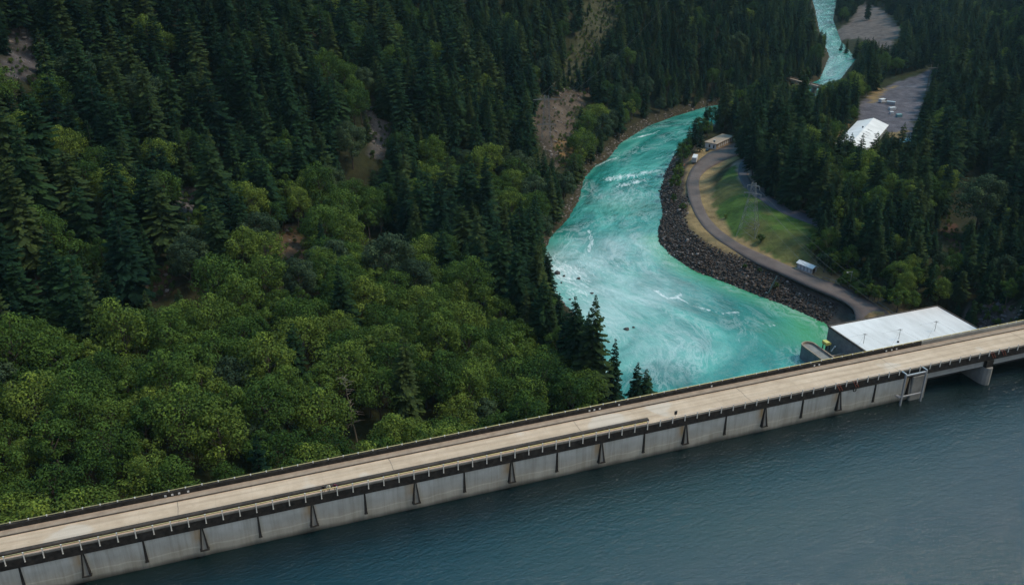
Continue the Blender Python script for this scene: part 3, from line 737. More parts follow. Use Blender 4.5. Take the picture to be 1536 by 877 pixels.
q = at(485, 733, DZ+.9); sA = dam_st(q[0], q[1])[0]
person('person in black leaning on the dam railing, left of the person in cream', sA, .42, M['cloth_black'], M['cloth_black'], 24, .1, rest)
person('person in a cream top leaning on the dam railing between two darker figures', sA+.85, .4, M['cloth_cream'], M['cloth_denim'], 22, -.1, rest)
person('person in a maroon top with one arm stretched along the dam railing', sA+1.9, .42, M['cloth_maroon'], M['cloth_black'], 30, -.35, (((.27, -.16, -.2), (.2, -.4, -.26)), ((.42, -.14, -.12), (.66, -.3, -.22))))

# ------------------------------------------------------------------ powerhouse
ROOF_Z = -70.0
P = np.array(at(1243, 489, ROOF_Z)[:2]); ps, pt = dam_st(*P)
PW, PDp = 54.5, 36.0
ph = thing('powerhouse', 'grey powerhouse with a large flat white roof at the foot of the dam', 'powerhouse', (*dam_w(ps, pt), RIVER_Z), DAM_ANG)
RH = ROOF_Z-RIVER_Z
b = MB(); b.box(0, PW, -PDp, 0, -3, RH-.35); 
b.build('wall', M['grey_concrete'], ph)
b = MB(); b.box(.35, PW-.35, -PDp+.35, -.35, RH-.35+.003, RH-.05); b.build('roof', M['white_roof'], ph)
b = MB()
b.box(-.25, PW+.25, -.3, .25, RH-.5, RH+.25); b.box(-.25, .3, -PDp-.25, -.302, RH-.5, RH+.12); b.box(PW-.3, PW+.25, -PDp-.25, -.302, RH-.5, RH+.25)
b.build('parapet', M['brown_concrete'], ph)
for i in range(8):
    b = MB(); b.box(3+i*6.8, 6+i*6.8, .002, .12, 4, 8.5); b.build('window', M['glass_dark'], ph)
for (mx, my), pp in (((1295, 501), (1290,534)), ((1348, 494), (1347,512)), ((1402, 482), (1402,500))):
    q = at(mx, my+14, ROOF_Z); a, c_ = dam_st(q[0], q[1])
    g = MB(); g.tube((a-ps, c_-pt, RH-.06), (a-ps, c_-pt, RH+4.4), .09); g.tube((a-ps-1.1, c_-pt, RH+4.0), (a-ps+1.1, c_-pt, RH+4.0), .06); g.tube((a-ps, c_-pt-.9, RH+3.9), (a-ps, c_-pt+.9, RH+3.9), .05)
    for sx, sy in ((-7, -4), (7, -4), (-3, 6), (4, 6)): g.tube((a-ps, c_-pt, RH+4.2), (a-ps+sx, c_-pt+sy, RH-.04), .02, n=4)
    g.build('mast', M['wood_pole'], ph)
q = at(1347, 513, ROOF_Z); a, c_ = dam_st(q[0], q[1])
b = MB(); b.tube((a-ps, c_-pt, RH-.06), (a-ps, c_-pt, RH+.5), .45, .4, 10); b.build('roof_vent', M['dark_metal'], ph)
# tailrace pier with rounded end
TZ = -76.0
q = at(1207, 512, TZ); a, c_ = dam_st(q[0], q[1])
tp = thing('tailrace_pier', 'low concrete pier with a rounded end in the green water beside the powerhouse', 'pier', (*dam_w(a, c_), RIVER_Z), DAM_ANG)
def stadium(r, y0, y1, n=14): return [(r*math.cos(math.pi*i/n), y1-r+r*math.sin(math.pi*i/n)) for i in range(n+1)]+[(-r, y0), (r, y0)]
b = MB(); b.prism(stadium(2.9, -46, 0), -3, 5.2, 'z'); b.build('base', M['grey_concrete'], tp)
o_, i_ = stadium(2.95, -46, .05), stadium(2.45, -46, -.5)
b = MB(); n = len(o_)-2
for k in range(n-1):
    b.add([(*o_[k], 5.203), (*o_[k+1], 5.203), (*i_[k+1], 5.203), (*i_[k], 5.203), (*o_[k], 6.1), (*o_[k+1], 6.1), (*i_[k+1], 6.1), (*i_[k], 6.1)], [(0, 1, 5, 4), (2, 3, 7, 6), (4, 5, 6, 7)])
for sx in (-1, 1): b.box(min(sx*2.95, sx*2.45), max(sx*2.95, sx*2.45), -46, -2.952, 5.203, 6.1)
b.build('parapet', M['pale_concrete'], tp)
b = MB(); b.box(3.0, 13.5, -30, -12.6, -3, 4.6); b.box(3.0, 13.5, -13.0, -12.5, 4.603, 5.5); b.build('apron', M['pale_concrete'], tp)
q = at(1236, 521, -77.2); a2, c2 = dam_st(q[0], q[1])
ho = thing('hoist', 'small hoist with a yellow hood beside the powerhouse wall', 'hoist', (*dam_w(a2-.3, c2-1.5), -77.4), DAM_ANG)
b = MB()
for sx in (-.9, .9):
    for sy in (-.9, .9): b.box(sx-.15, sx+.15, sy-.15, sy+.15, 0, 2.6)
b.build('frame', M['dark_metal'], ho)
b = MB(); b.prism([(-1.3, 2.62), (1.3, 2.62), (1.3, 3.3), (.5, 3.9), (-1.3, 3.9)], -1.3, 1.3); b.build('hood', M['yellow_paint'], ho, .05)
b = MB(); b.tube((1.2, -1.9, 0), (2.3, -2.0, 1.9), .25, .2, 8); b.tube((2.3, -2.0, 1.9), (2.8, -2.0, 2.0), .4, .35, 8); b.build('pipe', M['white_paint'], ho)

# ------------------------------------------------------------------ sheds, cars, poles on the right bank
def frame_to(px0, px1, z):
    a, b = np.array(at(*px0, z)[:2]), np.array(at(*px1, z)[:2]); d = b-a
    return a, math.atan2(d[1], d[0]), float(np.hypot(*d))
# roadside shed
GZ_ = LOW_Z+.05
a, ang, ln = frame_to((1195, 402), (1217, 411), GZ_)
W_ = 3.6
gs = H1(a[0]+2*math.cos(ang), a[1]+2*math.sin(ang)); gs = max(gs, LOW_Z)
sh = thing('shed', 'small grey roadside shed with a white gable roof above the river bank road', 'shed', (*a, gs), ang)
b = MB(); b.prism([(0, -.5), (W_, -.5), (W_, 2.7), (W_/2, 3.5), (0, 2.7)], 0, ln, 'x'); b.build('wall', M['grey_metal'], sh)
b = MB(); b.prism([(-.4, 2.62), (W_/2, 3.58), (W_+.4, 2.62), (W_+.4, 2.78), (W_/2, 3.76), (-.4, 2.78)], -.5, ln+.5, 'x'); b.build('roof', M['white_paint'], sh)
for i in range(4):
    b = MB(); b.box(.7+i*ln/4.4, 1.7+i*ln/4.4, -.06, -.003, .4, 2.3); b.build('door', M['white_paint'], sh)
b = MB(); b.box(-.6, ln+1.5, -1.1, -.07, -.4, .12); b.build('slab', M['pale_concrete'], sh)
b = MB(); b.box(ln+.003, ln+.06, .8, 2.2, .1, 2.2); b.build('end_door', M['dark_metal'], sh)
# long office building
a, ang, ln = frame_to((1074, 224.5), (1099.5, 212.5), LOW_Z)
W_ = 8.2
of = thing('office', 'long single storey cream building with white windows by the river road', 'office', (*a, LOW_Z), ang)
b = MB(); b.box(0, ln, 0, W_, -1, 3.5); b.build('wall', M['pale_concrete'], of)
b = MB(); b.box(-.5, ln+.5, -.5, W_+.5, 3.503, 3.85); b.build('roof', M['pale_concrete'], of)
for i in range(7):
    x = 3.4+i*(ln-4.2)/7
    b = MB(); b.box(x, x+1.3, -.07, -.003, .7, 3.1); b.build('window', M['white_paint'], of)
b = MB(); b.box(-.08, -.003, .2, W_-.2, .1, 3.4); b.build('end_panel', M['white_paint'], of)
for y in (1.2, 4.3): 
    b = MB(); b.box(-.14, -.083, y, y+1.1, .6, 2.6); b.build('end_window', M['glass_dark'], of)
b = MB(); b.box(4.5, 5.7, 3.5, 4.7, 3.853, 4.7); b.build('roof_unit', M['grey_metal'], of); b = MB(); b.box(2.2, 3.0, 2.5, 3.3, 3.853, 4.3); b.build('roof_unit', M['dark_metal'], of)
# box truck, seen from behind
def wheels(root, xs, ys, r, w_):
    for x in xs:
        for y in ys:
            g = MB(); g.tube((x, y-w_/2, r), (x, y+w_/2, r), r, r, 14); wo = g.build('wheel', M['tyre'], root)
            g = MB(); yo = y+(w_/2+.01)*(1 if y > 0 else -1); g.tube((x, y, r), (x, yo, r), r*.55, r*.55, 10); g.build('rim', M['grey_metal'], wo)
a, ang, ln = frame_to((1040.5, 246), (1047, 232.5), LOW_Z)
tr = thing('box_truck', 'white box truck parked at the road edge near the cream building', 'truck', (*a, LOW_Z+.12), ang)
b = MB(); b.box(0, 6.6, -1.2, 1.2, .75, 3.3); b.build('cargo_box', M['white_paint'], tr, .06)
b = MB(); b.prism([(6.65, .6), (9.0, .6), (9.0, 1.4), (8.2, 1.6), (7.7, 2.5), (6.65, 2.6)], -1.05, 1.05); b.build('cab', M['white_paint'], tr, .08)
b = MB(); b.prism([(7.8, 1.72), (8.26, 1.72), (7.86, 2.42), (7.78, 2.42)], -.9, .9); b.build('windscreen', M['glass_dark'], tr)
b = MB(); b.box(-.05, -.003, -1.05, 1.05, .85, 3.1); b.build('rear_door', M['grey_metal'], tr)
b = MB(); b.box(.1, 8.4, -.9, .9, .45, .74); b.build('chassis', M['dark_metal'], tr)
wheels(tr, (1.4, 7.7), (-1.0, 1.0), .48, .3); tr.scale = (1.2, 1.2, 1.2)
# black car
def car(label, px0, px1, paint, z, L=4.5):
    a, ang, _ = frame_to(px0, px1, z)
    r = thing('car', label, 'car', (*a, H1(*a)+.1), ang)
    b = MB(); b.prism([(-2.2, .35), (2.2, .35), (2.25, .75), (1.5, .95), (.8, 1.02), (.35, 1.45), (-1.2, 1.48), (-1.95, 1.0), (-2.25, .9)], -.86, .86); b.build('body', paint, r, .1)
    b = MB(); b.prism([(.78, 1.0), (.34, 1.38), (-1.18, 1.4), (-1.8, 1.0)], -.875, .875); b.build('window', M['glass_dark'], r)
    wheels(r, (-1.4, 1.4), (-.8, .8), .33, .22)
    for y in (-.6, .6):
        b = MB(); b.box(2.18, 2.27, y-.15, y+.15, .62, .76); b.build('headlight', M['white_paint'], r)
    return r
car('black car parked in front of the end wall of the cream building', (1062, 226), (1068, 222.5), M['car_black'], LOW_Z)
# orange marker by the bank
q = at(1026, 249, LOW_Z)
mk = thing('marker_post', 'pale orange marker board on a post among the bank trees', 'marker', (q[0], q[1], H1(q[0], q[1])))
b = MB(); b.tube((0, 0, -.5), (0, 0, 3), .06); b.build('post', M['grey_metal'], mk); b = MB(); b.box(-.5, .5, -.12, -.07, 1.6, 3.4); b.build('board', M['tail_orange'], mk)
gpl = smooth(W_ROAD_IN, 2, 400); gpl = gpl[[i for i in range(400) if project(np.array([*gpl[i], LOW_Z]))[0] > 1232]]
gpl = resample(gpl, 22); gpl = gpl+np.array([.45, .6])
gf = thing('guard_rail', 'low dark guard rail along the inner edge of the road above the powerhouse', 'guard rail', (*gpl[0], LOW_Z))
gpts = [(p_[0]-gpl[0][0], p_[1]-gpl[0][1], max(H1(*p_), LOW_Z)-LOW_Z) for p_ in gpl]
b = MB()
for a_, b2 in zip(gpts[:-1], gpts[1:]): b.tube((a_[0], a_[1], a_[2]+.9), (b2[0], b2[1], b2[2]+.9), .09, n=5)
b.build('rail', M['lattice'], gf)
for a_ in gpts:
    b = MB(); b.box(a_[0]-.09, a_[0]+.09, a_[1]-.09, a_[1]+.09, a_[2]-.4, a_[2]+1.0); b.build('post', M['wood_pole'], gf)
# lamp pole
q = on_ground(1274, 433); lp = thing('street_lamp', 'slender grey lamp pole at the inner edge of the road near the powerhouse', 'street lamp', (q[0], q[1], H1(q[0], q[1])))
b = MB(); b.tube((0, 0, -.3), (0, 0, 8), .16, .11, 8); b.build('pole', M['galvanised'], lp)
b = MB(); b.tube((0, 0, 7.9), (-1.7, .1, 7.6), .07, .05, 6); ao = b.build('arm', M['galvanised'], lp); b = MB(); b.box(-2.3, -1.6, -.2, .25, 7.4, 7.6); b.build('lamp_head', M['white_paint'], lp, .04)

# barn and neighbours
a0, ang, ln = frame_to((1262, 208), (1290, 180), UP_Z+5)
a1 = np.array(at(1263, 207, UP_Z+5)[:2]); a2 = np.array(at(1287, 182, UP_Z+5)[:2]); e = np.array(at(1330, 189, UP_Z+5)[:2])
u = (a2-a1)/np.hypot(*(a2-a1)); lenU = float(np.hypot(*(a2-a1)))+22
nrm = np.array([u[1], -u[0]]); wid = abs((e-a2)@nrm)
org = a2-u*lenU
ba = thing('barn', 'large white warehouse with a ridged metal roof behind the conifers', 'warehouse', (*org, UP_Z-.2), math.atan2(u[1], u[0]))
b = MB(); b.prism([(0, -1.5), (0, 5), (-wid/2, 8.2), (-wid, 5), (-wid, -1.5)], 0, lenU, 'x'); b.build('wall', M['grey_metal'], ba)
b = MB(); b.prism([(.7, 4.75), (-wid/2, 8.25), (-wid-.7, 4.75), (-wid-.7, 5.0), (-wid/2, 8.52), (.7, 5.0)], -.8, lenU+.8, 'x'); ro = b.build('roof', M['white_roof'], ba)
for i in range(7):
    x = 4+i*6.2
    b = MB(); b.prism([(-wid*.6, 8.52-3.52*.2/1.0*.98+.03), (-wid*.93, 8.52-3.5*.86+.03), (-wid*.93, 8.52-3.5*.86+.12), (-wid*.6, 8.52-3.52*.2+.12)], x, x+.7, 'x'); b.build('skylight', M['dark_metal'], ro)
b = MB(); b.tube((lenU*.62, -wid*.42, 7.6), (lenU*.62, -wid*.42, 8.9), .5, .5, 8); b.build('vent', M['dark_metal'], ro)
q = SITE['barn_low']
bl = thing('white_house', 'low white roofed building half hidden by the conifers below the warehouse', 'building', (q[0]-7, q[1]-6, H1(q[0], q[1])), math.atan2(u[1], u[0]))
b = MB(); b.prism([(0, -1), (0, 4), (-5, 6), (-10, 4), (-10, -1)], 0, 16, 'x'); b.build('wall', M['white_paint'], bl)
b = MB(); b.prism([(.5, 3.9), (-5, 6.1), (-10.5, 3.9), (-10.5, 4.1), (-5, 6.35), (.5, 4.1)], -.5, 16.5, 'x'); b.build('roof', M['white_paint'], bl)
q = SITE['teal']
tl = thing('cabin', 'small cabin with a pale teal roof right of the white warehouse', 'cabin', (q[0]-4, q[1]+2, H1(q[0], q[1])), .1)
b = MB(); b.box(0, 9, 0, 6, -1, 3.2); b.build('wall', M['dark_metal'], tl)
b = MB(); b.prism([(-.4, 3.1), (6.4, 3.7), (6.4, 3.9), (-.4, 3.3)], -.5, 9.5, 'x'); b.build('roof', M['teal_roof'], tl)
b = MB(); b.box(7, 8.6, 4, 5.4, 3.6, 4.6); b.build('roof_unit', M['white_paint'], tl)
# yard: vans and stacked crates
def yard_van(label, px, ang, L, Wd, Hh, mat, cat='van'):
    q = at(*px, UP_Z)
    r = thing('parked_van' if cat == 'van' else 'container', label, cat, (q[0], q[1], H1(q[0], q[1])), ang)
    if cat == 'van':
        b = MB(); b.prism([(-L/2, .4), (L/2, .4), (L/2, 1.3), (L/2-.9, 1.6), (L/2-1.6, Hh), (-L/2, Hh)], -Wd/2, Wd/2); b.build('body', mat, r, .08)
        b = MB(); b.prism([(L/2-.95, 1.62), (L/2-1.55, Hh-.1), (L/2-2.6, Hh-.1), (L/2-2.6, 1.62)], -Wd/2-.02, Wd/2+.02); b.build('window', M['glass_dark'], r)
        wheels(r, (-L/2+1.1, L/2-1.1), (-Wd/2+.1, Wd/2-.1), .4, .25)
    else:
        b = MB(); b.box(-L/2, L/2, -Wd/2, Wd/2, .05, Hh); b.build('box', mat, r, .05)
        b = MB(); b.box(L/2+.003, L/2+.06, -Wd/2+.1, Wd/2-.1, .15, Hh-.1); b.build('door', M['grey_metal'], r)
    return r
yard_van('white van parked alone on the dark gravel yard', (1324, 154), .5, 6.4, 3.0, 2.9, M['white_paint'])
yard_van('pale grey container nearest the white van on the gravel yard', (1336, 157), -.5, 6, 2.6, 2.4, M['galvanised'], 'container')
yard_van('white container in the middle of the gravel yard', (1338, 165), .25, 5, 2.4, 2.0, M['white_paint'], 'container')
yard_van('small white container lower in the gravel yard', (1337, 171), .1, 2.6, 2.2, 1.8, M['white_paint'], 'container')
yard_van('teal topped container at the near edge of the gravel yard', (1348, 176), .2, 4, 2.4, 2.2, M['teal_roof'], 'container')

# far bridge
pA, pB = np.array(at(1180, 117, RIVER_Z+7)), np.array(at(1232, 131, RIVER_Z+7)); d = pB-pA; ln = float(np.hypot(d[0], d[1]))
br = thing('bridge', 'narrow grey road bridge over the far bend of the river', 'bridge', tuple(pA), math.atan2(d[1], d[0]))
b = MB(); b.box(-14, ln+14, -3, 3, -.9, 0); b.build('deck', M['pale_concrete'], br)
for y in (-3.0, 2.8): 
    b = MB(); b.box(-14, ln+14, y, y+.2, .003, 1.0); b.build('parapet', M['pale_concrete'], br)
for x in (8, ln*.5, ln-8): 
    b = MB(); b.box(x-.8, x+.8, -2.5, 2.5, -11, -.903); b.build('pier', M['grey_concrete'], br)

# ------------------------------------------------------------------ pylons and cables
def pylon(label, base, Ht, wb, wt, arms, rz, panels=7, r=.10):
    t_ = thing('transmission_tower', label, 'transmission tower', base, rz)
    m_ = MB()
    def corner(k, z): 
        f = z/Ht; hw = wb*(1-f)**1.15+wt*(1-(1-f)**1.15)
        sx, sy = ((-1, -1), (1, -1), (1, 1), (-1, 1))[k]; return (sx*hw/2, sy*hw/2, z)
    zs = [Ht*(1-(1-i/panels)**1.25) for i in range(panels+1)]
    for k in range(4):
        pts = [corner(k, z) for z in [-1]+zs]; m_.path(pts, r, 4)
        for z0, z1 in zip(zs[:-1], zs[1:]):
            m_.tube(corner(k, z0), corner((k+1) % 4, z1), r*.55, n=4); m_.tube(corner((k+1) % 4, z0), corner(k, z1), r*.55, n=4); m_.tube(corner(k, z1), corner((k+1) % 4, z1), r*.55, n=4)
    m_.build('lattice', M['lattice'], t_)
    tips = []
    for z, hl in arms:
        g = MB()
        for y in (-wt/2, wt/2):
            g.tube((-hl, 0, z), (0, y, z+.9), r*.6, n=4); g.tube((hl, 0, z), (0, y, z+.9), r*.6, n=4); g.tube((-hl, 0, z), (hl, 0, z), r*.7, n=4)
        g.box(-hl, hl, -.14, .14, z-.16, z+.16)
        ar = g.build('crossarm', M['lattice'], t_)
        for x in (-hl, hl):
            i_ = MB()
            for j in range(5): i_.tube((x, 0, z-.25-j*.3), (x, 0, z-.45-j*.3), .16, .1, 6)
            i_.build('insulator', M['glass_dark'], ar); tips.append((x, 0, z-1.7))
    c_, s_ = math.cos(rz), math.sin(rz)
    return [Vector((base[0]+x*c_-y*s_, base[1]+x*s_+y*c_, base[2]+z)) for x, y, z in tips]
def cable(label, p, q, sag=.04, r=.03):
    p, q = Vector(p), Vector(q); n = 18; L = (q-p).length
    o = MB().path([tuple(p.lerp(q, i/n)-Vector((0, 0, 4*sag*L*(i/n)*(1-i/n)))) for i in range(n+1)], r, 4).build('power_cable', M['cable'])
    tag(o, label, 'power cable')
g = on_ground(1122, 352); tipsR = pylon('grey lattice transmission tower on the green lawn between the two roads', (g[0], g[1], H1(g[0], g[1])-.3), 27, 9.5, 1.8, [(21.5, 4.2), (25.5, 3.0)], -.5)
g2 = on_ground(819, 214); g2 = np.array(g2); tipsL = pylon('grey lattice transmission tower on the bare rock clearing of the left hillside', (g2[0], g2[1], H1(g2[0], g2[1])-1), 31, 6.5, 2.4, [(28.5, 8.5), (12.5, 6)], .1)
pe = [dam_w(ps+18, pt-.5), dam_w(ps+23, pt-.5), dam_w(ps+30, pt-.5), dam_w(ps+36, pt-.5)]
for i, (tp_, e) in enumerate(zip(tipsR, pe)):
    cable(['lower left', 'lower right', 'upper left', 'upper right'][i]+' power cable from the lawn tower to the powerhouse', tp_, (*e, ROOF_Z+.2), .03, .035)
for i, tp_ in enumerate(tipsL[:2]):
    hx, hy = tp_.x+92+i*14, tp_.y+240
    cable(['left', 'right'][i]+' power cable climbing the cleared strip above the rock clearing', tp_, (hx, hy, H1(hx, hy)+24), .02, .03)
for i, tp_ in enumerate(tipsL[2:]):
    cable(['left', 'right'][i]+' power cable crossing the river between the two towers', tp_, tipsR[2+i], .03, .025)
q = at(1393, 146, UP_Z)
pf = thing('pole_frame', 'tall twin wooden power poles with a crossbar at the far end of the gravel yard', 'power poles', (q[0], q[1], H1(q[0], q[1])), .3)
for x in (-3, 3):
    b = MB(); b.tube((x, 0, -1), (x, 0, 25), .32, .22, 7); b.build('pole', M['wood_pole'], pf)
b = MB(); b.box(-6, 6, -.2, .2, 22, 22.5); b.build('crossbar', M['wood_pole'], pf)

# ------------------------------------------------------------------ rocks
def rock_template(seed, n=1):
    r = np.random.default_rng(seed)
    ph_ = (1+5**.5)/2
    v = np.array([(-1, ph_, 0), (1, ph_, 0), (-1, -ph_, 0), (1, -ph_, 0), (0, -1, ph_), (0, 1, ph_), (0, -1, -ph_), (0, 1, -ph_), (ph_, 0, -1), (ph_, 0, 1), (-ph_, 0, -1), (-ph_, 0, 1)], float)
    v /= np.linalg.norm(v[0]); v *= r.uniform(.6, 1.15, (12, 1))
    f = np.array([(0,11,5),(0,5,1),(0,1,7),(0,7,10),(0,10,11),(1,5,9),(5,11,4),(11,10,2),(10,7,6),(7,1,8),(3,9,4),(3,4,2),(3,2,6),(3,6,8),(3,8,9),(4,9,5),(2,4,11),(6,2,10),(8,6,7),(9,8,1)])
    return v, f
RT = [rock_template(i) for i in range(10)]
def rocks_mesh(name, pts, sizes, mat):
    V = []; Fc = []; o = 0; tint = []
    for (x, y, z), s in zip(pts, sizes):
        v, f = RT[rng.integers(10)]
        a = rng.uniform(0, 6.28); c_, s_ = math.cos(a), math.sin(a)
        w_ = v*np.array((s*rng.uniform(.8, 1.4), s*rng.uniform(.8, 1.3), s*rng.uniform(.5, .9)))
        V.append(np.c_[w_[:, 0]*c_-w_[:, 1]*s_+x, w_[:, 0]*s_+w_[:, 1]*c_+y, w_[:, 2]+z]); Fc.append(f+o); o += 12
        tint += [rng.random()**2.2]*12
    ob = np_mesh(name, np.vstack(V), np.vstack(Fc), mat); fattr(ob.data, 'tint', np.array(tint)); return ob
m, nt, b = newmat('riprap_rock'); L = nt.links.new
at_ = N(nt, 'ShaderNodeAttribute', attribute_name='tint'); r = ramp(nt, [(0, (.044, .033, .026)), (.6, (.118, .09, .07)), (.85, (.18, .155, .14)), (1, (.36, .32, .29))]); L(at_.outputs['Fac'], r.inputs[0])
tc = N(nt, 'ShaderNodeTexCoord'); n = N(nt, 'ShaderNodeTexNoise', Scale=1.4, Detail=6); L(tc.outputs['Object'], n.inputs['Vector'])
L(mixc(nt, .6, r.outputs[0], n.outputs['Fac'], 'MULTIPLY'), b.inputs['Base Color']); b.inputs['Roughness'].default_value = .9; b.inputs['Specular IOR Level'].default_value = .15
M['riprap'] = m
M['scree'] = rough_mat('scree_rock', (.07, .06, .05), (.24, .21, .195), .25, .95, detail=9)
def scatter_band(line, dmin, dmax, n):
    line = resample(line, 400); i = rng.integers(0, 399, n); k = rng.random(n)[:, None]
    p = line[i]*(1-k)+line[i+1]*k
    d = line[i+1]-line[i]; nn_ = np.c_[d[:, 1], -d[:, 0]]/np.maximum(np.hypot(d[:, 0], d[:, 1])[:, None], 1e-6)
    return p+nn_*rng.uniform(dmin, dmax, (n, 1))
rb = poly_xy(RB_PX[:13], RIVER_Z)
p = scatter_band(rb, -.6, 14.5, 13000)
dR = line_dist(np.vstack([RIVER, RIVER[:1]]), p[:, 0], p[:, 1]); inr = inside(RIVER, p[:, 0], p[:, 1])
keep = ((~inr) | (dR < 1.0)) & (dR < 14.2+rng.normal(0, .8, len(p))) & ~(inside(np.vstack([W_ROAD_OUT, W_ROAD_IN[::-1]]), p[:, 0], p[:, 1]))
s_, t_ = dam_st(p[:, 0], p[:, 1]); keep &= ~((s_ > ps-1) & (t_ < pt+1))
# thinner where earth shows near the shed and towards the upper end
keep &= dR < np.interp(p[:, 1], [300, 480, 520, 600], [14.5, 13.5, 9, 7])+rng.normal(0, 1.2, len(p))
keep &= (rng.random(len(p)) < np.where(p[:, 1] > 530, .4, 1.0))
p = p[keep]; z = height(p[:, 0], p[:, 1])
sz = np.clip(rng.lognormal(-.95, .45, len(p)), .2, 1.3)
rr = rocks_mesh('riprap', np.c_[p, z+.08], sz, M['riprap']); tag(rr, 'bank of dark broken boulders along the right shore of the river', 'riprap', kind='stuff')
lb = poly_xy(LB_PX[1:15], RIVER_Z)[::-1]
p = scatter_band(lb, -.8, 4, 700); inr = inside(RIVER, p[:, 0], p[:, 1]); dR = line_dist(np.vstack([RIVER, RIVER[:1]]), p[:, 0], p[:, 1])
p = p[(~inr) | (dR < .8)]; z = height(p[:, 0], p[:, 1])
rr = rocks_mesh('shore_stones', np.c_[p, z+.1], np.clip(rng.lognormal(-.8, .5, len(p)), .2, 1.6), M['scree']); tag(rr, 'brown stones along the foot of the left river bank', 'stones', kind='stuff')
# boulders on the bare patches
pp = []
for poly, n_ in ((CLEAR[0][0], 60), (CLEAR[1][0], 90), (CLEAR[3][0], 30), (CLEAR[5][0], 70), (CLEAR[8][0], 380), (CLEAR[11][0], 120), (CLEAR[4][0], 30)):
    a_ = np.array(poly); c0, c1 = a_.min(0), a_.max(0); k = 0
    while k < n_:
        x, y = rng.uniform(c0, c1)
        if inside(a_, np.array([x]), np.array([y]))[0]: pp.append(on_ground(x, y)); k += 1
pp = np.array(pp)
rr = rocks_mesh('scree', pp, np.clip(rng.lognormal(-.9, .6, len(pp)), .15, 1.5), M['scree']); tag(rr, 'loose grey scree scattered on the bare patches of the slopes', 'scree', kind='stuff')
# single boulders in the rapids
bl_ = [((836,410), 1.6, 'reddish boulder standing highest in the white rapids by the left bank'), ((824,416), .9, None), ((828,426), 1.0, None), ((832,432), .7, None), ((846,414), .8, None), ((868,418), 1.1, 'lone dark boulder right of the rapids cluster'), ((888,440), .9, 'small dark boulder breaking the milky water below the rapids'), ((835,442), 1.1, None), ((855,449), .8, None), ((940,494), 1.3, 'wide flat dark boulder in midstream above the dam railing'), ((950,491), .8, 'small dark boulder touching the wide one in midstream'), ((820,408), .8, None), ((842,424), .7, None), ((1004,281-15), .8, None), ((992,262), .7, None)]
for px, sz_, lab in bl_:
    q = at(*px, RIVER_Z)
    o = rocks_mesh('boulder', [(0, 0, 0)], [sz_], M['rock_dark']); o.location = (q[0], q[1], RIVER_Z+.15)
    tag(o, lab or ('dark boulder of the cluster in the rapids by the left bank' if px[0] < 900 else 'dark boulder in the shallows off the right bank'), 'boulder', None if lab else ('boulders in the left rapids' if px[0] < 900 else 'boulders off the right bank'))
# concrete strip down the bank
a, ang, ln = frame_to((1151, 443), (1167, 414), -77)
z0, z1 = RIVER_Z+.4, LOW_Z+.6
q0 = at(1151, 443, z0); q1 = at(1165, 416, z1); v = Vector(q1)-Vector(q0)
sl_ = thing('bank_steps', 'narrow pale concrete ramp running down the rocky bank to the river', 'ramp', q0, math.atan2(v.y, v.x)); ln = math.hypot(v.x, v.y)
b = MB(); b.prism([(0, -.6), (ln, v.z-.6), (ln, v.z+.55), (0, .75)], -.8, .8); b.build('ramp', M['pale_concrete'], sl_)
for y in (-.95, .82):
    b = MB(); b.prism([(0, -.6), (ln, v.z-.6), (ln, v.z+.85), (0, 1.05)], y, y+.12); b.build('edge', M['brown_concrete'], sl_)

# ------------------------------------------------------------------ trees
def conifer_mesh(seed, Ht, R, sparse=1.0, bare=.1, rnd=.66):
    r = np.random.default_rng(seed)
    V = []; Fc = []; T = []
    tiers = int(Ht*1.15)
    lump = r.uniform(0, 6.28, 3)
    for i in range(tiers):
        f = i/(tiers-1); z = Ht*(bare+(1-bare)*f**.95)
        prof = (1-f)**rnd*(1-.4*max(0, .2-f)/.2)
        nb = int(max(4, round((10-5*f)*sparse)))
        a0 = r.uniform(0, 6.28)
        for b_ in range(nb):
            if r.random() > .92: continue
            a = a0+6.28*b_/nb+r.normal(0, .22)
            ln = max(.4, R*prof*r.uniform(.6, 1.12)*(1+.16*math.sin(a*2+lump[0]+f*5)+.1*math.sin(a*3+lump[1]-f*9))); dr = -.08-.36*(1-f)+r.normal(0, .1)
            zz = z+r.normal(0, .3)
            ca, sa = math.cos(a), math.sin(a)
            nseg = 5 if ln > 3 else 4 if ln > 1.6 else 3
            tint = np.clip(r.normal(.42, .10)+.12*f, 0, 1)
            w0 = .26*ln+.32
            for sgi in range(nseg):
                for side in (-1, 1):
                    t0 = .16+.84*sgi/nseg; t1 = .16+.84*(sgi+1)/nseg
                    tip = min(1.06, t1+.16)
                    hw = w0*(1-t0)**.55*r.uniform(.7, 1.3)*(1 if sgi else .7)+.1
                    up_ = r.normal(0, .10)
                    def pt(t, off, dz=0):
                        x = ln*t; h_ = dr*x+.16*dr*x*t+.05*x*t*t
                        return (ca*x-sa*off, sa*x+ca*off, zz+h_+dz+up_)
                    k = len(V)
                    V += [pt(t0, 0), pt(t1*.98, 0, .05), pt(tip*r.uniform(.9, 1.05), side*hw*.75, -.16*hw-r.random()*.16), pt((t0+t1)/2, side*hw, -.26*hw-r.random()*.22)]
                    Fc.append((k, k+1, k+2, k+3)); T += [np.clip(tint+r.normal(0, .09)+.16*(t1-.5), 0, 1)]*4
    k = len(V); V += [(-.12, 0, Ht*.95), (.12, 0, Ht*.95), (.03, .05, Ht*1.03), (-.03, -.05, Ht*1.03)]; Fc.append((k, k+1, k+2, k+3)); T += [.6]*4
    return np.array(V), np.array(Fc), np.array(T)
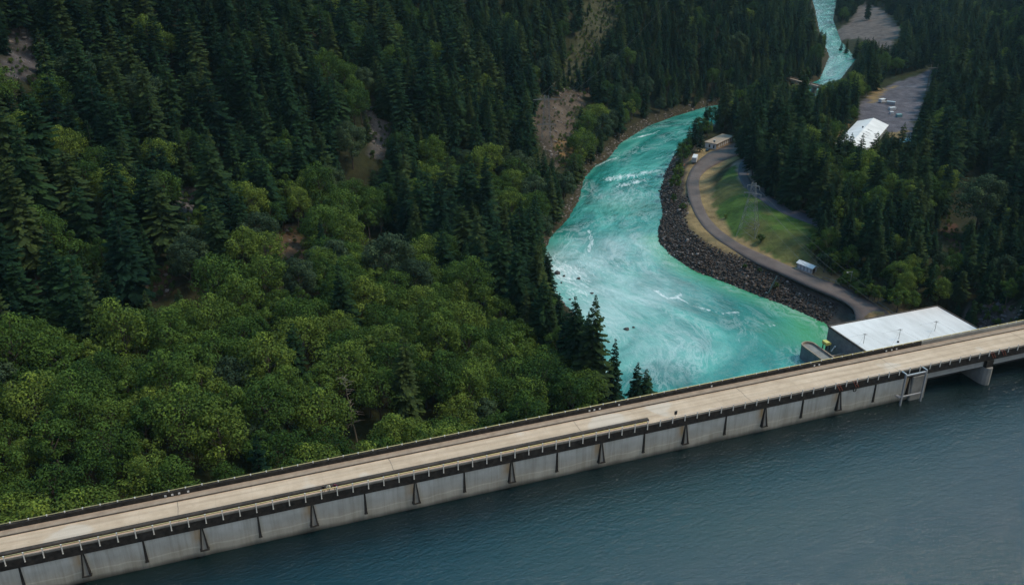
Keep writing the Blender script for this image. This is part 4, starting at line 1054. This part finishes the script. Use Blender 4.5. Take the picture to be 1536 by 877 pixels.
def broad_mesh(seed, Ht, R, lobes=16, leaves=190, leaf=.62, low=.30):
    r = np.random.default_rng(seed)
    cz_ = Ht*(low+(1-low)/2); rz = Ht*(1-low)/2
    V = []; Fc = []; T = []
    cents = []
    for i in range(lobes):
        th = math.acos(1-1.66*((i+.5)/lobes)); ph = i*2.4+r.normal(0, .45)
        k = r.uniform(.55, .88)
        cents.append((R*k*math.sin(th)*math.cos(ph), R*k*math.sin(th)*math.sin(ph), cz_+rz*k*math.cos(th), r.uniform(.22, .36)*R))
    for cx, cy, c_z, cr in cents:
        n = int(leaves*(cr/(.30*R))**2)
        d = r.normal(0, 1, (n, 3)); d[:, 2] += .35; d /= np.linalg.norm(d, axis=1)[:, None]
        rad = cr*(1-.30*r.random(n)**1.6)*(1+.16*np.sin(d[:, 0]*7+seed)*np.cos(d[:, 1]*6+d[:, 2]*5))
        p = np.c_[cx, cy, c_z]+d*rad[:, None]*np.array((1, 1, .82))
        lt = r.normal(.42, .15)
        for j in range(n):
            nrm_ = d[j]+np.array((0, 0, .25))+r.normal(0, .34, 3); nrm_ /= np.linalg.norm(nrm_)
            a = np.cross(nrm_, r.normal(0, 1, 3)); a /= np.linalg.norm(a); b_ = np.cross(nrm_, a)
            s = leaf*r.uniform(.55, 1.25)
            k = len(V)
            V += list(np.array([p[j]-a*s*.5, p[j]-b_*s*.36+nrm_*.06, p[j]+a*s*.55, p[j]+b_*s*.36]))
            Fc.append((k, k+1, k+2, k+3)); T += [float(np.clip(lt+r.normal(0, .14), 0, 1))]*4
    return np.array(V), np.array(Fc), np.array(T), cents
def crown_data(name, V, Fc, T, mat):
    o = np_mesh(name, V, Fc, mat); fattr(o.data, 'tint', T); return o
def trunk_obj(name, Ht, r0, branches, mat, seed):
    r = random.Random(seed); m_ = MB(); n = 6
    pts = [(r.uniform(-.12, .12)*i/n*2, r.uniform(-.12, .12)*i/n*2, Ht*i/n-(1.2 if i == 0 else 0)) for i in range(n+1)]
    for i in range(n): m_.tube(pts[i], pts[i+1], r0*(1-i/n)+.04, r0*(1-(i+1)/n)+.04, 7)
    for (x, y, z) in branches: m_.tube((0, 0, min(.9*Ht, max(.25*Ht, z-math.hypot(x, y)*.9))), (x*.85, y*.85, z), r0*.35, .05, 5)
    return m_.build(name, mat)

class Kind: pass
def add_kind(lst, crown, trunk, Ht, R):
    k = Kind(); k.crown, k.trunk, k.H, k.R = crown.data, trunk.data, Ht, R; k.co, k.to = crown, trunk; k.used = False; lst.append(k)
CON, BRO, WIL = [], [], []
for i, (Ht, R, sp, ba_, rnd_) in enumerate([(30, 6.4, 1.15, .06, .66), (26, 6.0, 1.1, .05, .58), (34, 6.7, 1.0, .12, .62), (22, 5.6, 1.15, .04, .7), (31, 7.0, .8, .2, .46), (28, 5.4, 1.2, .08, .72), (35, 7.0, .85, .18, .52), (18, 5.2, 1.2, .03, .6), (27, 6.6, .7, .24, .40), (24, 4.6, .45, .12, .6)]):
    V, Fc, T = conifer_mesh(100+i, Ht, R, sp, ba_, rnd_)
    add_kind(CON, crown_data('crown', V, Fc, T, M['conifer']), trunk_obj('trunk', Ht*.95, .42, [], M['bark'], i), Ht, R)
for i, (Ht, R, lb_, low) in enumerate([(19, 6.6, 30, .24), (16, 5.4, 24, .2), (22, 7.0, 34, .28), (14, 4.8, 20, .16), (18, 4.8, 24, .22), (20, 7.6, 38, .26)]):
    V, Fc, T, cents = broad_mesh(300+i, Ht, R, lb_, 120, .58, low)
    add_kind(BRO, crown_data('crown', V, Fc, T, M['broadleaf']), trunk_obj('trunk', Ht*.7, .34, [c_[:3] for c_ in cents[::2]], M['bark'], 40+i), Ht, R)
for i, (Ht, R, lb_, low) in enumerate([(22, 7.6, 36, .16), (17, 6.0, 28, .16)]):
    V, Fc, T, cents = broad_mesh(400+i, Ht, R, lb_, 230, .62, low)
    add_kind(WIL, crown_data('crown', V, Fc, T, M['greyleaf']), trunk_obj('trunk', Ht*.7, .36, [c_[:3] for c_ in cents[::2]], M['bark'], 60+i), Ht, R)

# --- where trees stand
VIS_RIVER = [(832,438),(826,395),(842,362),(867,331),(884,296),(894,268),(924,244),(946,218),(985,195),(1015,170),(1065,156),(1090,160),(1062,180),(1040,192),(1014,225),(1002,290),(986,345),(1010,385),(1080,420),(1130,440),(1180,458),(1240,485),(1236,540),(990,590),(962,540),(920,520),(900,470),(860,452)]
SEE = [VIS_RIVER, ROAD_OUT[1:]+ROAD_IN[::-1], UROAD_L[1:9]+UROAD_R[1:8][::-1], LAWN, [(1058,200),(1104,196),(1104,230),(1058,232)], [(1034,228),(1052,228),(1052,250),(1034,250)],
       YARD[:6]+[(1345,200),(1330,190),(1290,176)], [(1264,206),(1287,180),(1311,176),(1332,188),(1316,204),(1306,214),(1300,204),(1292,198),(1284,206)], GBAR[:4]+[(1310,12),(1350,54),(1338,66),(1315,60),(1290,54),(1262,54)],
       [(1218,-5),(1254,-5),(1252,30),(1244,46),(1226,44)], [(1238,66),(1262,62),(1284,78),(1284,92),(1262,116),(1238,120),(1236,90)], [(1184,114),(1230,126),(1230,133),(1184,122)],
       [(990,290),(1030,300),(1060,350),(1110,385),(1180,415),(1250,450),(1285,470),(1280,490),(1240,480),(1130,438),(1010,385),(986,350)],
       [(1190,386),(1226,386),(1226,412),(1190,412)], [(1352,206),(1366,206),(1366,216),(1352,216)], [(1222,415),(1275,430),(1325,460),(1310,470),(1270,440)]]
SEE += [[(512,632),(538,630),(544,662),(520,664)]]
SEE += [[(1440,262),(1484,258),(1488,310),(1440,312)], [(515,215),(555,212),(555,255),(512,258)], [(560,355),(598,350),(602,385),(555,388)]]
def shrink(p, k):
    p = np.array(p, float); c_ = p.mean(0); return c_+(p-c_)*k
SEE += [shrink(c_[0], .62) for c_ in CLEAR[:6]]+[shrink(CLEAR[8][0], .85), CLEAR[9][0], CLEAR[10][0]]+[[(1462,470),(1500,456),(1515,470),(1490,486)]]
BROADZONE = [(-60,560),(60,520),(150,545),(215,510),(330,455),(372,385),(400,330),(450,290),(560,300),(620,400),(700,440),(760,500),(850,540),(915,640),(905,720),(700,800),(-60,1000)]
BROAD2 = [(620,235),(760,240),(850,250),(880,200),(960,170),(1000,150),(870,120),(860,170),(800,290),(820,330),(760,400),(720,380),(640,330)]
BROAD3 = [(1290,395),(1340,380),(1420,410),(1440,455),(1340,470)]
BROAD4 = [(1110,170),(1300,165),(1310,120),(1200,110),(1120,140)]
def grid_points(x0, x1, y0, y1, st, jit=.42):
    xs, ys = np.meshgrid(np.arange(x0, x1, st), np.arange(y0, y1, st*.9)); xs[1::2] += st/2
    p = np.c_[xs.ravel(), ys.ravel()]; return p+rng.uniform(-jit, jit, p.shape)*st
P_ = np.vstack([grid_points(-330, 260, 130, 620, 5.6, .5), grid_points(-300, 700, 620, 1000, 7.0, .5), grid_points(-250, 900, 1000, 1500, 10.5), grid_points(260, 520, 130, 620, 7.2)])
Z_ = height(P_[:, 0], P_[:, 1])
s_, t_ = dam_st(P_[:, 0], P_[:, 1])
qx, qy, dep = project(np.c_[P_, Z_])
ok = (t_ > 13) & (qx > -190) & (qx < 1726) & (qy > -170)
dR = line_dist(np.vstack([RIVER, RIVER[:1]]), P_[:, 0], P_[:, 1]); inr = inside(RIVER, P_[:, 0], P_[:, 1])
ok &= ~inr & (dR > 1.4)
ok &= ~((s_ > ps-3) & (s_ < ps+PW+6) & (t_ < pt+3)); ok &= ~((s_ > 60) & (t_ < 60) & (s_ < 175))
for poly in (np.vstack([W_ROAD_OUT, W_ROAD_IN[::-1]]), np.vstack([W_UL[:9], W_UR[:8][::-1]]), W_LAWN, W_YARD, W_GBAR, np.vstack([W_ROAD_IN[2:13], W_UL[8:1:-1]])): ok &= ~inside(poly, P_[:, 0], P_[:, 1])
ok &= ~((dR < 17) & (line_dist(CL, P_[:, 0], P_[:, 1], True) > 0) & (P_[:, 1] < 600))
bc = np.array(ba.location)[:2]
ok &= ~((np.hypot(P_[:, 0]-SITE['barn'][0], P_[:, 1]-SITE['barn'][1]) < 24)) & ~((np.hypot(P_[:, 0]-SITE['barn_low'][0], P_[:, 1]-SITE['barn_low'][1]) < 12))
ux = (P_-org)@u; un = (P_-org)@nrm; ok &= ~((ux > -5) & (ux < lenU+5) & (un > -5) & (un < wid+5))
P_, Z_, qx, qy, s_, t_, dR = P_[ok], Z_[ok], qx[ok], qy[ok], s_[ok], t_[ok], dR[ok]
side = line_dist(CL, P_[:, 0], P_[:, 1], True)
n_ = len(P_); u1 = rng.random(n_); cl = fbm(P_[:, 0]/30, P_[:, 1]/30, 61)+.5
ty = np.zeros(n_, int)     # 0 conifer 1 broadleaf 2 willow
midq = qy-25
z1 = inside(BROADZONE, qx, midq); z2 = inside(BROAD2, qx, midq); z3 = inside(BROAD3, qx, midq); z4 = inside(BROAD4, qx, midq)
ty[z1 & (u1 < .93)] = 1; ty[z1 & (u1 < .965)] = 1; ty[z1 & (u1 > .93) & (u1 < .965)] = 2
ty[z2 & (cl > .42)] = 1; ty[z2 & (cl > .42) & (u1 < .12)] = 2
ty[z3 & (u1 < .75)] = 1; ty[z4 & (cl > .5)] = 1
ty[(~z1) & (~z2) & (u1 > .975) & (t_ < 600)] = 2
ty[(~z1) & (~z2) & (u1 < .06)] = 1; ty[(~z1) & (~z2) & (cl > .62) & (u1 < .4)] = 1
var = np.array([rng.integers(0, (10, 6, 2)[k]) for k in ty])
KL = (CON, BRO, WIL)
sc = np.where(ty == 0, np.clip(rng.normal(.86, .27, n_), .35, 1.4), np.clip(rng.normal(.95, .17, n_), .55, 1.3))
sc *= np.where((side > 0) & (P_[:, 1] < 420) & (t_ < 300), .72, 1.0)
sc *= np.where((side < 0) & (dR < 16) & (ty == 0), .8, 1.0)
sc *= np.where(inside(SWATH, qx, qy), .25, 1.0)
sc *= np.where(P_[:, 1] > 620, .9, 1.0)
# trees beside the crest keep their tops near the level of the deck
HH = np.array([KL[a_][b_].H for a_, b_ in zip(ty, var)])*sc; RR = np.array([KL[a_][b_].R for a_, b_ in zip(ty, var)])*sc
cap = np.where(t_ < 45, np.maximum(9.0-Z_+ (t_-13)*.55, 5), 999); kk = np.minimum(1, cap/HH); sc *= kk; HH *= kk; RR *= kk
vis = np.ones(n_, bool)
for f, wd in ((.04, .3), (.25, .8), (.5, .7), (.72, .5), (.9, .25), (1.0, 0)):
    wk = np.where(ty == 0, wd*(1.0 if f < .3 else 1.0), (.2 if f < .1 else .85 if f < .95 else .2))
    for sg_ in (-1, 0, 1):
        a_, b_, _ = project(np.c_[P_[:, 0]+sg_*RR*wk*.8, P_[:, 1], Z_+HH*f])
        for poly in SEE: vis &= ~inside(poly, a_, b_)
# thin out a few so the ground shows in places
vis &= ~((cl < .33) & (u1 < .65))
P_, Z_, ty, var, sc, HH, RR, s_, t_, dR, side = (a_[vis] for a_ in (P_, Z_, ty, var, sc, HH, RR, s_, t_, dR, side))
# spacing: broad crowns push small neighbours out
order = np.argsort(-RR); cell = {}; keepi = []
for i in order:
    x, y = P_[i]; r_ = RR[i]; cxi, cyi = int(x//9), int(y//9); good = True
    for a_ in range(cxi-1, cxi+2):
        for b_ in range(cyi-1, cyi+2):
            for j in cell.get((a_, b_), ()):
                if math.hypot(P_[j][0]-x, P_[j][1]-y) < .48*(RR[j]+r_): good = False; break
            if not good: break
        if not good: break
    if good: cell.setdefault((cxi, cyi), []).append(i); keepi.append(i)
keepi = np.array(keepi)
TREES = [(float(P_[i][0]), float(P_[i][1]), float(Z_[i])-.15, int(ty[i]), int(var[i]), float(sc[i]), float(rng.uniform(0, 6.28)), None) for i in keepi]

# hand placed trees: pixel of the foot, ground level hint, kind, variant, height, label
def plant(px, py, kind, var_, Ht, label=None, z=None):
    if z is None: q = on_ground(px, py)
    else:
        q = np.array(at(px, py, z)); 
        q[2] = H1(q[0], q[1])
    k = KL[kind][var_]; TREES.append((float(q[0]), float(q[1]), float(q[2])-.15, kind, var_, Ht/k.H, float(rng.uniform(0, 6.28)), label))
plant(880, 628, 0, 0, 45, 'tallest dark conifer on the left bank standing out against the milky river', -80)
plant(862, 612, 0, 2, 41, 'tall dark conifer behind the tallest one beside the milky river', -80)
plant(918, 615, 0, 5, 30, 'dark conifer standing free against the turquoise water just behind the dam', -80)
plant(952, 606, 0, 3, 22, 'left of the two small conifers behind the dam railing at the river edge', -80)
plant(970, 604, 0, 7, 20, 'right of the two small conifers behind the dam railing at the river edge', -80)
plant(846, 604, 0, 5, 31, None, -80); plant(824, 560, 0, 0, 28, None, -78); plant(838, 545, 0, 2, 26, None, -78); plant(800, 545, 0, 1, 30, None, -78); plant(780, 520, 0, 6, 32, None, -76)
for (px, py, kd, vr, ht, lab) in [(1012,286,1,3,9,None),(1018,266,0,7,12,None),(1023,250,1,1,12,None),(1031,232,0,3,14,None),(1040,221,0,7,14,None),(1048,214,1,1,13,None),(1056,205,0,5,17,None),(1066,198,1,3,13,None),(1078,194,0,3,17,None),(1088,190,1,1,15,None),(1097,186,0,1,17,None),(1108,184,1,0,17,None),(1118,190,0,0,20,None),(1016,276,1,4,10,None),(1027,240,1,3,11,None),(1060,212,1,3,9,None),
       (1010,300,1,3,5,None)]:
    plant(px, py, kd, vr, ht*1.3, lab, LOW_Z-3)
plant(1462, 356, 2, 0, 34, 'large rounded grey green tree standing above the dark conifers on the right slope')
plant(530, 255, 2, 0, 24, 'pale grey green tree below the rocky gap on the left hillside')
plant(585, 452, 2, 0, 29, 'broad dark grey green tree crowning the middle of the broadleaf wood')
for px, py, ht in ((1270,74,16),(1284,82,22),(1304,94,24),(1318,104,20),(1262,70,12)): plant(px, py, 0, 3, ht, None, -78)
for px, py, ht, v_ in ((1304,440,8,3),(1318,446,9,1),(1335,448,9,4),(1352,448,9,1),(1372,444,9,0),(1395,438,9,2),(1415,440,8,1),(1436,450,7,3),(1362,432,12,5),(1340,432,11,0)): plant(px, py, 1, v_, ht, None, -70)
plant(1300, 34, 0, 2, 30, 'single conifer standing on the far gravel bar beside the track', -78)
# a screen of dark conifers in front of the warehouse
for (px, py, vr, ht) in [(1250,268,2,32),(1268,262,6,33),(1285,258,0,31),(1305,262,4,34),(1322,256,2,31),(1338,262,6,33),(1230,262,0,29),(1212,258,5,28),(1195,250,1,27),(1178,255,2,29),(1160,248,0,26),(1148,262,5,25),(1140,240,6,28),(1350,270,0,30)]:
    plant(px, py+6, 0, vr, ht*(.8 if 1255 < px < 1335 else .95), None, UP_Z)

TX = np.array([(a_[0], a_[1], a_[2]) for a_ in TREES])
Hs = np.array([KL[a_[3]][a_[4]].H*a_[5] for a_ in TREES])
tx, ty_, td = project(TX+np.c_[np.zeros(len(TX)), np.zeros(len(TX)), Hs*.7])
size = Hs*F/td
inframe = (tx > -15) & (tx < 1551) & (ty_ > -15) & (ty_ < 892)
s_, t_ = dam_st(TX[:, 0], TX[:, 1])
# hidden behind the dam: the top of the tree lies below the line of the far railing
topx, topy, _ = project(TX+np.c_[np.zeros(len(TX)), np.zeros(len(TX)), Hs])
hid = topy > (787-.1986*topx)
score = np.where(inframe & ~hid, size, -1)
for i, a_ in enumerate(TREES):
    if a_[7]: score[i] = 1e6
NAMES = ('conifer', 'broadleaf_tree', 'willow')
def zone_label(i):
    a_ = TREES[i]; x, y, z = a_[:3]; k = a_[3]; px, py = tx[i], ty_[i]; st, tt = dam_st(x, y)
    right = line_dist(CL, np.array([x]), np.array([y]), True)[0] > 0
    adj = ('dark conifer', 'leafy green broadleaf tree', 'pale grey green tree')[k]
    big = 'tall ' if Hs[i] > (30 if k == 0 else 18) else ('short ' if Hs[i] < (20 if k == 0 else 12) else '')
    if right:
        if py < 260 and px < 1150 and y < 760: w_ = 'on the right bank between the cream building and the river'
        elif px < 1400 and py < 330: w_ = 'in the stand around the white warehouse'
        elif px < 1430: w_ = 'in the wood between the upper road and the powerhouse'
        else: w_ = 'on the steep right slope beyond the powerhouse'
    else:
        if py > 430 and px < 330: w_ = 'in the lower left wood behind the dam parapet'
        elif py > 430 and px < 700: w_ = 'in the wood just behind the middle of the dam'
        elif py > 430: w_ = 'in the wood between the dam and the milky river'
        elif px > 620: w_ = 'on the left hillside above the river bend'
        elif px > 330: w_ = 'on the middle of the left hillside'
        else: w_ = 'on the far left of the steep hillside'
    return big+adj+' '+w_, ('conifers ', 'broadleaf trees ', 'grey green trees ')[k]+w_
indiv = []
for k in range(3):
    ids = [i for i in np.argsort(-score) if TREES[i][3] == k and score[i] > 0]
    indiv += ids[:300 if k < 2 else 60]
indset = set(indiv)
def place_tree(i):
    x, y, z, k, v, s, rz, lab = TREES[i]; K = KL[k][v]
    zl, grp = zone_label(i)
    r = thing(NAMES[k], lab or zl, 'tree', (x, y, z), rz, None if lab else grp)
    if lab is None: r['group'] = ('tall ' if zl.startswith('tall') else 'short ' if zl.startswith('short') else '')+grp
    r.scale = (s, s, s*(1+.06*math.sin(i*1.7)))
    r.rotation_euler = (.05*math.sin(i*2.3), .05*math.cos(i*3.1), rz)
    for nm, ob, me in (('crown', K.co, K.crown), ('trunk', K.to, K.trunk)):
        if not K.used: o = ob
        else: o = ob.copy(); COL.objects.link(o)
        o.parent = r
    K.used = True
for i in indiv: place_tree(i)
for k in range(3):      # every variant must stand somewhere: the masters are trees themselves
    for v, K in enumerate(KL[k]):
        if not K.used:
            cand = [i for i in range(len(TREES)) if TREES[i][3] == k and i not in indset]
            i = cand[0]; a_ = TREES[i]; TREES[i] = a_[:4]+(v,)+a_[5:]; indset.add(i); place_tree(i)

# the remaining trees: one object per kind, instanced over points
def forest(name, label, kind):
    ids = [i for i in range(len(TREES)) if TREES[i][3] == kind and i not in indset]
    if not ids: return
    me = bpy.data.meshes.new(name); me.from_pydata([TREES[i][:3] for i in ids], [], [])
    fattr(me, 'rz', [TREES[i][6] for i in ids]); fattr(me, 'sc', [TREES[i][5] for i in ids])
    a = me.attributes.new('vi', 'INT', 'POINT'); a.data.foreach_set('value', [TREES[i][4] for i in ids])
    o = bpy.data.objects.new(name, me); COL.objects.link(o); tag(o, label, 'forest', kind='stuff')
    g = bpy.data.node_groups.new(name, 'GeometryNodeTree')
    g.interface.new_socket('Geometry', in_out='INPUT', socket_type='NodeSocketGeometry'); g.interface.new_socket('Geometry', in_out='OUTPUT', socket_type='NodeSocketGeometry')
    L = g.links.new; gi = g.nodes.new('NodeGroupInput'); go = g.nodes.new('NodeGroupOutput')
    m2p = g.nodes.new('GeometryNodeMeshToPoints'); L(gi.outputs[0], m2p.inputs[0])
    join = g.nodes.new('GeometryNodeJoinGeometry')
    for K in reversed(KL[kind]):     # join keeps the last link first
        j2 = g.nodes.new('GeometryNodeJoinGeometry')
        for ob in (K.co, K.to):
            oi = g.nodes.new('GeometryNodeObjectInfo'); oi.inputs['Object'].default_value = ob; oi.transform_space = 'ORIGINAL'; oi.inputs['As Instance'].default_value = False
            L(oi.outputs['Geometry'], j2.inputs[0])
        ti = g.nodes.new('GeometryNodeGeometryToInstance'); L(j2.outputs[0], ti.inputs[0]); L(ti.outputs[0], join.inputs[0])
    ip = g.nodes.new('GeometryNodeInstanceOnPoints'); L(m2p.outputs[0], ip.inputs['Points']); L(join.outputs[0], ip.inputs['Instance'])
    ip.inputs['Pick Instance'].default_value = True
    def na(nm, typ):
        n = g.nodes.new('GeometryNodeInputNamedAttribute'); n.data_type = typ; n.inputs['Name'].default_value = nm; return n.outputs['Attribute']
    L(na('vi', 'INT'), ip.inputs['Instance Index'])
    cb = g.nodes.new('ShaderNodeCombineXYZ'); L(na('rz', 'FLOAT'), cb.inputs['Z']); L(cb.outputs[0], ip.inputs['Rotation'])
    L(na('sc', 'FLOAT'), ip.inputs['Scale']); L(ip.outputs[0], go.inputs[0])
    md = o.modifiers.new('trees', 'NODES'); md.node_group = g
    return o
forest('conifer_forest', 'dense dark conifer forest covering the upper hillsides and far valley', 0)
forest('broadleaf_forest', 'green broadleaf woodland among the far slopes', 1)
forest('willow_thicket', 'scattered grey green trees far among the conifers', 2)
print('TREES', len(TREES), 'individual', len(indset), [sum(1 for a_ in TREES if a_[3] == k) for k in range(3)])

# low scrub on the bare patches and along the cleared strip
pts_ = []
for poly, n_u in [(shrink(c_[0], 1.25), 170 if i_ == 8 else 50) for i_, c_ in enumerate(CLEAR)]+[(SWATH, 420)]:
    a_ = np.array(poly); c0, c1 = a_.min(0), a_.max(0); k = 0
    while k < n_u:
        x, y = rng.uniform(c0, c1)
        if inside(a_, np.array([x]), np.array([y]))[0]:
            k += 1; g_ = on_ground(x, y); st_ = dam_st(g_[0], g_[1])
            if g_[2] > RIVER_Z+.6 and not (178 < st_[0] < 252 and st_[1] < 152): pts_.append((*g_, rng.uniform(.05, .2)))
KEEP_T = len(TREES)
for x, y, z, sc_ in pts_: TREES.append((float(x), float(y), float(z)-.4, 3, int(rng.integers(0, 6)), float(sc_), float(rng.uniform(0, 6)), None))
KL = KL+(BRO,)
forest('undergrowth', 'low scrub scattered over bare patches of the slopes', 3)
# dead tree, shrubs
q = on_ground(536, 668); 
dt = thing('dead_tree', 'bare pale dead tree with crooked branches among green crowns behind the dam', 'dead tree', (q[0], q[1], q[2]-.3))
rd = random.Random(5); m_ = MB()
lean = Vector((-.10, .02, 1)); pts = [Vector((0, 0, 0))+lean*h_*1.0+Vector((rd.uniform(-.2, .2), rd.uniform(-.2, .2), 0)) for h_ in range(0, 26, 3)]
for i in range(len(pts)-1): m_.tube(pts[i], pts[i+1], .26*(1-i/9), .26*(1-(i+1)/9)+.02, 7)
m_.build('trunk', M['dead_wood'], dt)
m_ = MB()
for i in range(34):
    h_ = rd.uniform(8, 24); f = h_/3; k = min(int(f), len(pts)-2); base = pts[k].lerp(pts[k+1], f-int(f))
    a = rd.uniform(0, 6.28); ln = rd.uniform(2.4, 6.2)*(1.15-h_/34); e1 = base+Vector((math.cos(a)*ln*.55, math.sin(a)*ln*.55, ln*.12)); e2 = e1+Vector((math.cos(a+.4)*ln*.5, math.sin(a+.4)*ln*.5, -ln*.08))
    m_.tube(base, e1, .075, .05, 5); m_.tube(e1, e2, .05, .02, 5); m_.tube(e1, e1+Vector((math.cos(a-.7)*ln*.35, math.sin(a-.7)*ln*.35, ln*.1)), .05, .025, 4)
m_.build('branch', M['dead_wood'], dt)
def shrub(px, py, s, label, z, k=3):
    q = at(px, py, z); g = H1(q[0], q[1])
    K = BRO[k]; r = thing('shrub', label, 'shrub', (q[0], q[1], g-.6*s), rng.uniform(0, 6)); r.scale = (s*1.15, s*1.15, s*.8)
    o = K.co.copy(); COL.objects.link(o); o.name = 'foliage'; o.parent = r
    o = K.to.copy(); COL.objects.link(o); o.name = 'stem'; o.parent = r
shrub(1141, 364, .44, 'dark rounded shrub at the lower edge of the lawn right of the tower', -71.5)
shrub(1024, 313, .42, 'green shrub on the rocky bank left of the road bend', -74)
shrub(1164, 416, .34, 'light green shrub at the head of the concrete ramp', LOW_Z)
shrub(1140, 400, .22, 'small low shrub on the road verge left of the concrete ramp', LOW_Z)
shrub(1118, 393, .22, 'small low shrub above the boulders below the lawn tower', LOW_Z)
shrub(1088, 326, .24, 'small shrub at the left edge of the lawn', -71)
for i in range(46):     # bushes where the wood meets the lawn
    f = i/45; px, py = 1216+f*86+rng.normal(0, 3), 372+f*62+rng.normal(0, 5)
    shrub(px, py, rng.uniform(.22, .5), 'low green bush along the foot of the wood right of the lawn', -70, int(rng.integers(0, 6)))
    COL.objects[-1] if False else None
for o in list(bpy.data.objects):
    if o.get('label', '').startswith('low green bush'): o['group'] = 'bushes along the foot of the wood'

hz = MB(); hz.box(-2300, 2500, -1600, 3300, -112, 620)
m, nt, b_ = newmat('haze_air'); nt.nodes.remove(b_)
pv = nt.nodes.new('ShaderNodeVolumePrincipled'); pv.inputs['Color'].default_value = (.5, .8, .92, 1); pv.inputs['Density'].default_value = .000035; pv.inputs['Anisotropy'].default_value = .2
nt.links.new(pv.outputs[0], nt.nodes['Material Output'].inputs['Volume'])
ho_ = hz.build('haze', m); tag(ho_, 'thin blue valley haze', 'haze', kind='stuff')
# ------------------------------------------------------------------ light, sky, camera
SUN_EL, SUN_AZ = 55.0, 80.0       # azimuth clockwise from the view direction (+y)
w = bpy.data.worlds.new('World'); scene.world = w; w.use_nodes = True
nt = w.node_tree; bg = nt.nodes['Background']; L = nt.links.new
sky = nt.nodes.new('ShaderNodeTexSky'); sky.sky_type = 'NISHITA'; sky.sun_disc = False
sky.sun_elevation = math.radians(SUN_EL); sky.sun_rotation = math.radians(SUN_AZ); sky.air_density = 1.0; sky.dust_density = .15; sky.ozone_density = 3.0
# broken cloud over the valley, open and blue ahead and to the left
tc = N(nt, 'ShaderNodeTexCoord'); mp = N(nt, 'ShaderNodeMapping'); mp.inputs['Scale'].default_value = (1, 1, 1.8); L(tc.outputs['Generated'], mp.inputs['Vector'])
cn = N(nt, 'ShaderNodeTexNoise', Scale=1.7, Detail=7, Roughness=.58); L(mp.outputs[0], cn.inputs['Vector'])
sep = N(nt, 'ShaderNodeSeparateXYZ'); L(tc.outputs['Generated'], sep.inputs[0])
bias = math_n(nt, 'SUBTRACT', math_n(nt, 'MULTIPLY', sep.outputs['X'], .80), math_n(nt, 'MULTIPLY', sep.outputs['Y'], .42))
cr = ramp(nt, [(.42, (0, 0, 0)), (.62, (1, 1, 1))]); L(math_n(nt, 'ADD', math_n(nt, 'SUBTRACT', cn.outputs['Fac'], .15), bias), cr.inputs[0])
cc = ramp(nt, [(.4, (2.8, 2.9, 2.75)), (.75, (6.6, 6.6, 6.1))]); L(cn.outputs['Fac'], cc.inputs[0])
skb = mixc(nt, 1.0, sky.outputs[0], (.72, .98, 1.1), 'MULTIPLY')
skc = mixc(nt, math_n(nt, 'MULTIPLY', cr.outputs[0], .85), skb, cc.outputs[0])
# a bright cloud bank low over the head of the valley
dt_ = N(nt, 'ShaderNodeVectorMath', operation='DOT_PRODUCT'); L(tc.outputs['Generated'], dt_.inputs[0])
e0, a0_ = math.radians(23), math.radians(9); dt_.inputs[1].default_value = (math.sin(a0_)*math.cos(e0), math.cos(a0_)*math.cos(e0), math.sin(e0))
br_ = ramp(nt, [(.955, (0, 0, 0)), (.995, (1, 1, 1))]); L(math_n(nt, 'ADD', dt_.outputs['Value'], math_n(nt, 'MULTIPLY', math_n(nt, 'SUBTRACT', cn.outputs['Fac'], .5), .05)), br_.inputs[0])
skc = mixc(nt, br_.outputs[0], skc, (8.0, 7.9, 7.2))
# blue glow added to the sky ahead, for the reservoir to reflect
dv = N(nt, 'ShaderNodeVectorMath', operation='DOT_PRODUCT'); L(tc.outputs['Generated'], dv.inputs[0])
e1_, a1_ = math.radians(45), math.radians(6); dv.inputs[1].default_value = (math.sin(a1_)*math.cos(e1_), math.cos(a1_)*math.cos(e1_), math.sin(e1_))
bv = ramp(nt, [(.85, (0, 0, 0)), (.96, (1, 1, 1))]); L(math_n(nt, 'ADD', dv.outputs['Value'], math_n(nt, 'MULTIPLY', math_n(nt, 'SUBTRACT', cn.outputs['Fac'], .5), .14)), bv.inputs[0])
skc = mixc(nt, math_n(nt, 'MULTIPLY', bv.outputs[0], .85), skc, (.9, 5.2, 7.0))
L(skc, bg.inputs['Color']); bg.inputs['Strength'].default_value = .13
sd = bpy.data.lights.new('sun', 'SUN'); sd.energy = 1.5; sd.angle = math.radians(10); sd.color = (1, .89, .75)
so = bpy.data.objects.new('sun', sd); COL.objects.link(so)
el, az = math.radians(SUN_EL), math.radians(SUN_AZ)
dirv = Vector((math.sin(az)*math.cos(el), math.cos(az)*math.cos(el), math.sin(el)))
so.rotation_euler = dirv.to_track_quat('Z', 'Y').to_euler(); so.location = (0, 0, 400)

cd = bpy.data.cameras.new('camera'); co = bpy.data.objects.new('camera', cd); COL.objects.link(co)
co.location = (0, 0, CZ); co.rotation_euler = (math.radians(90)-PITCH, 0, 0)
cd.sensor_width = 36; cd.lens = 36*F/1536; cd.clip_end = 8000; cd.clip_start = 1
scene.camera = co
vs = scene.view_settings; vs.view_transform = 'Standard'; vs.look = 'None'; vs.exposure = .9; vs.gamma = 1.0; vs.use_curve_mapping = False
scene.render.engine = 'CYCLES'
scene.cycles.max_bounces = 6; scene.cycles.diffuse_bounces = 3; scene.cycles.glossy_bounces = 3; scene.cycles.transmission_bounces = 2
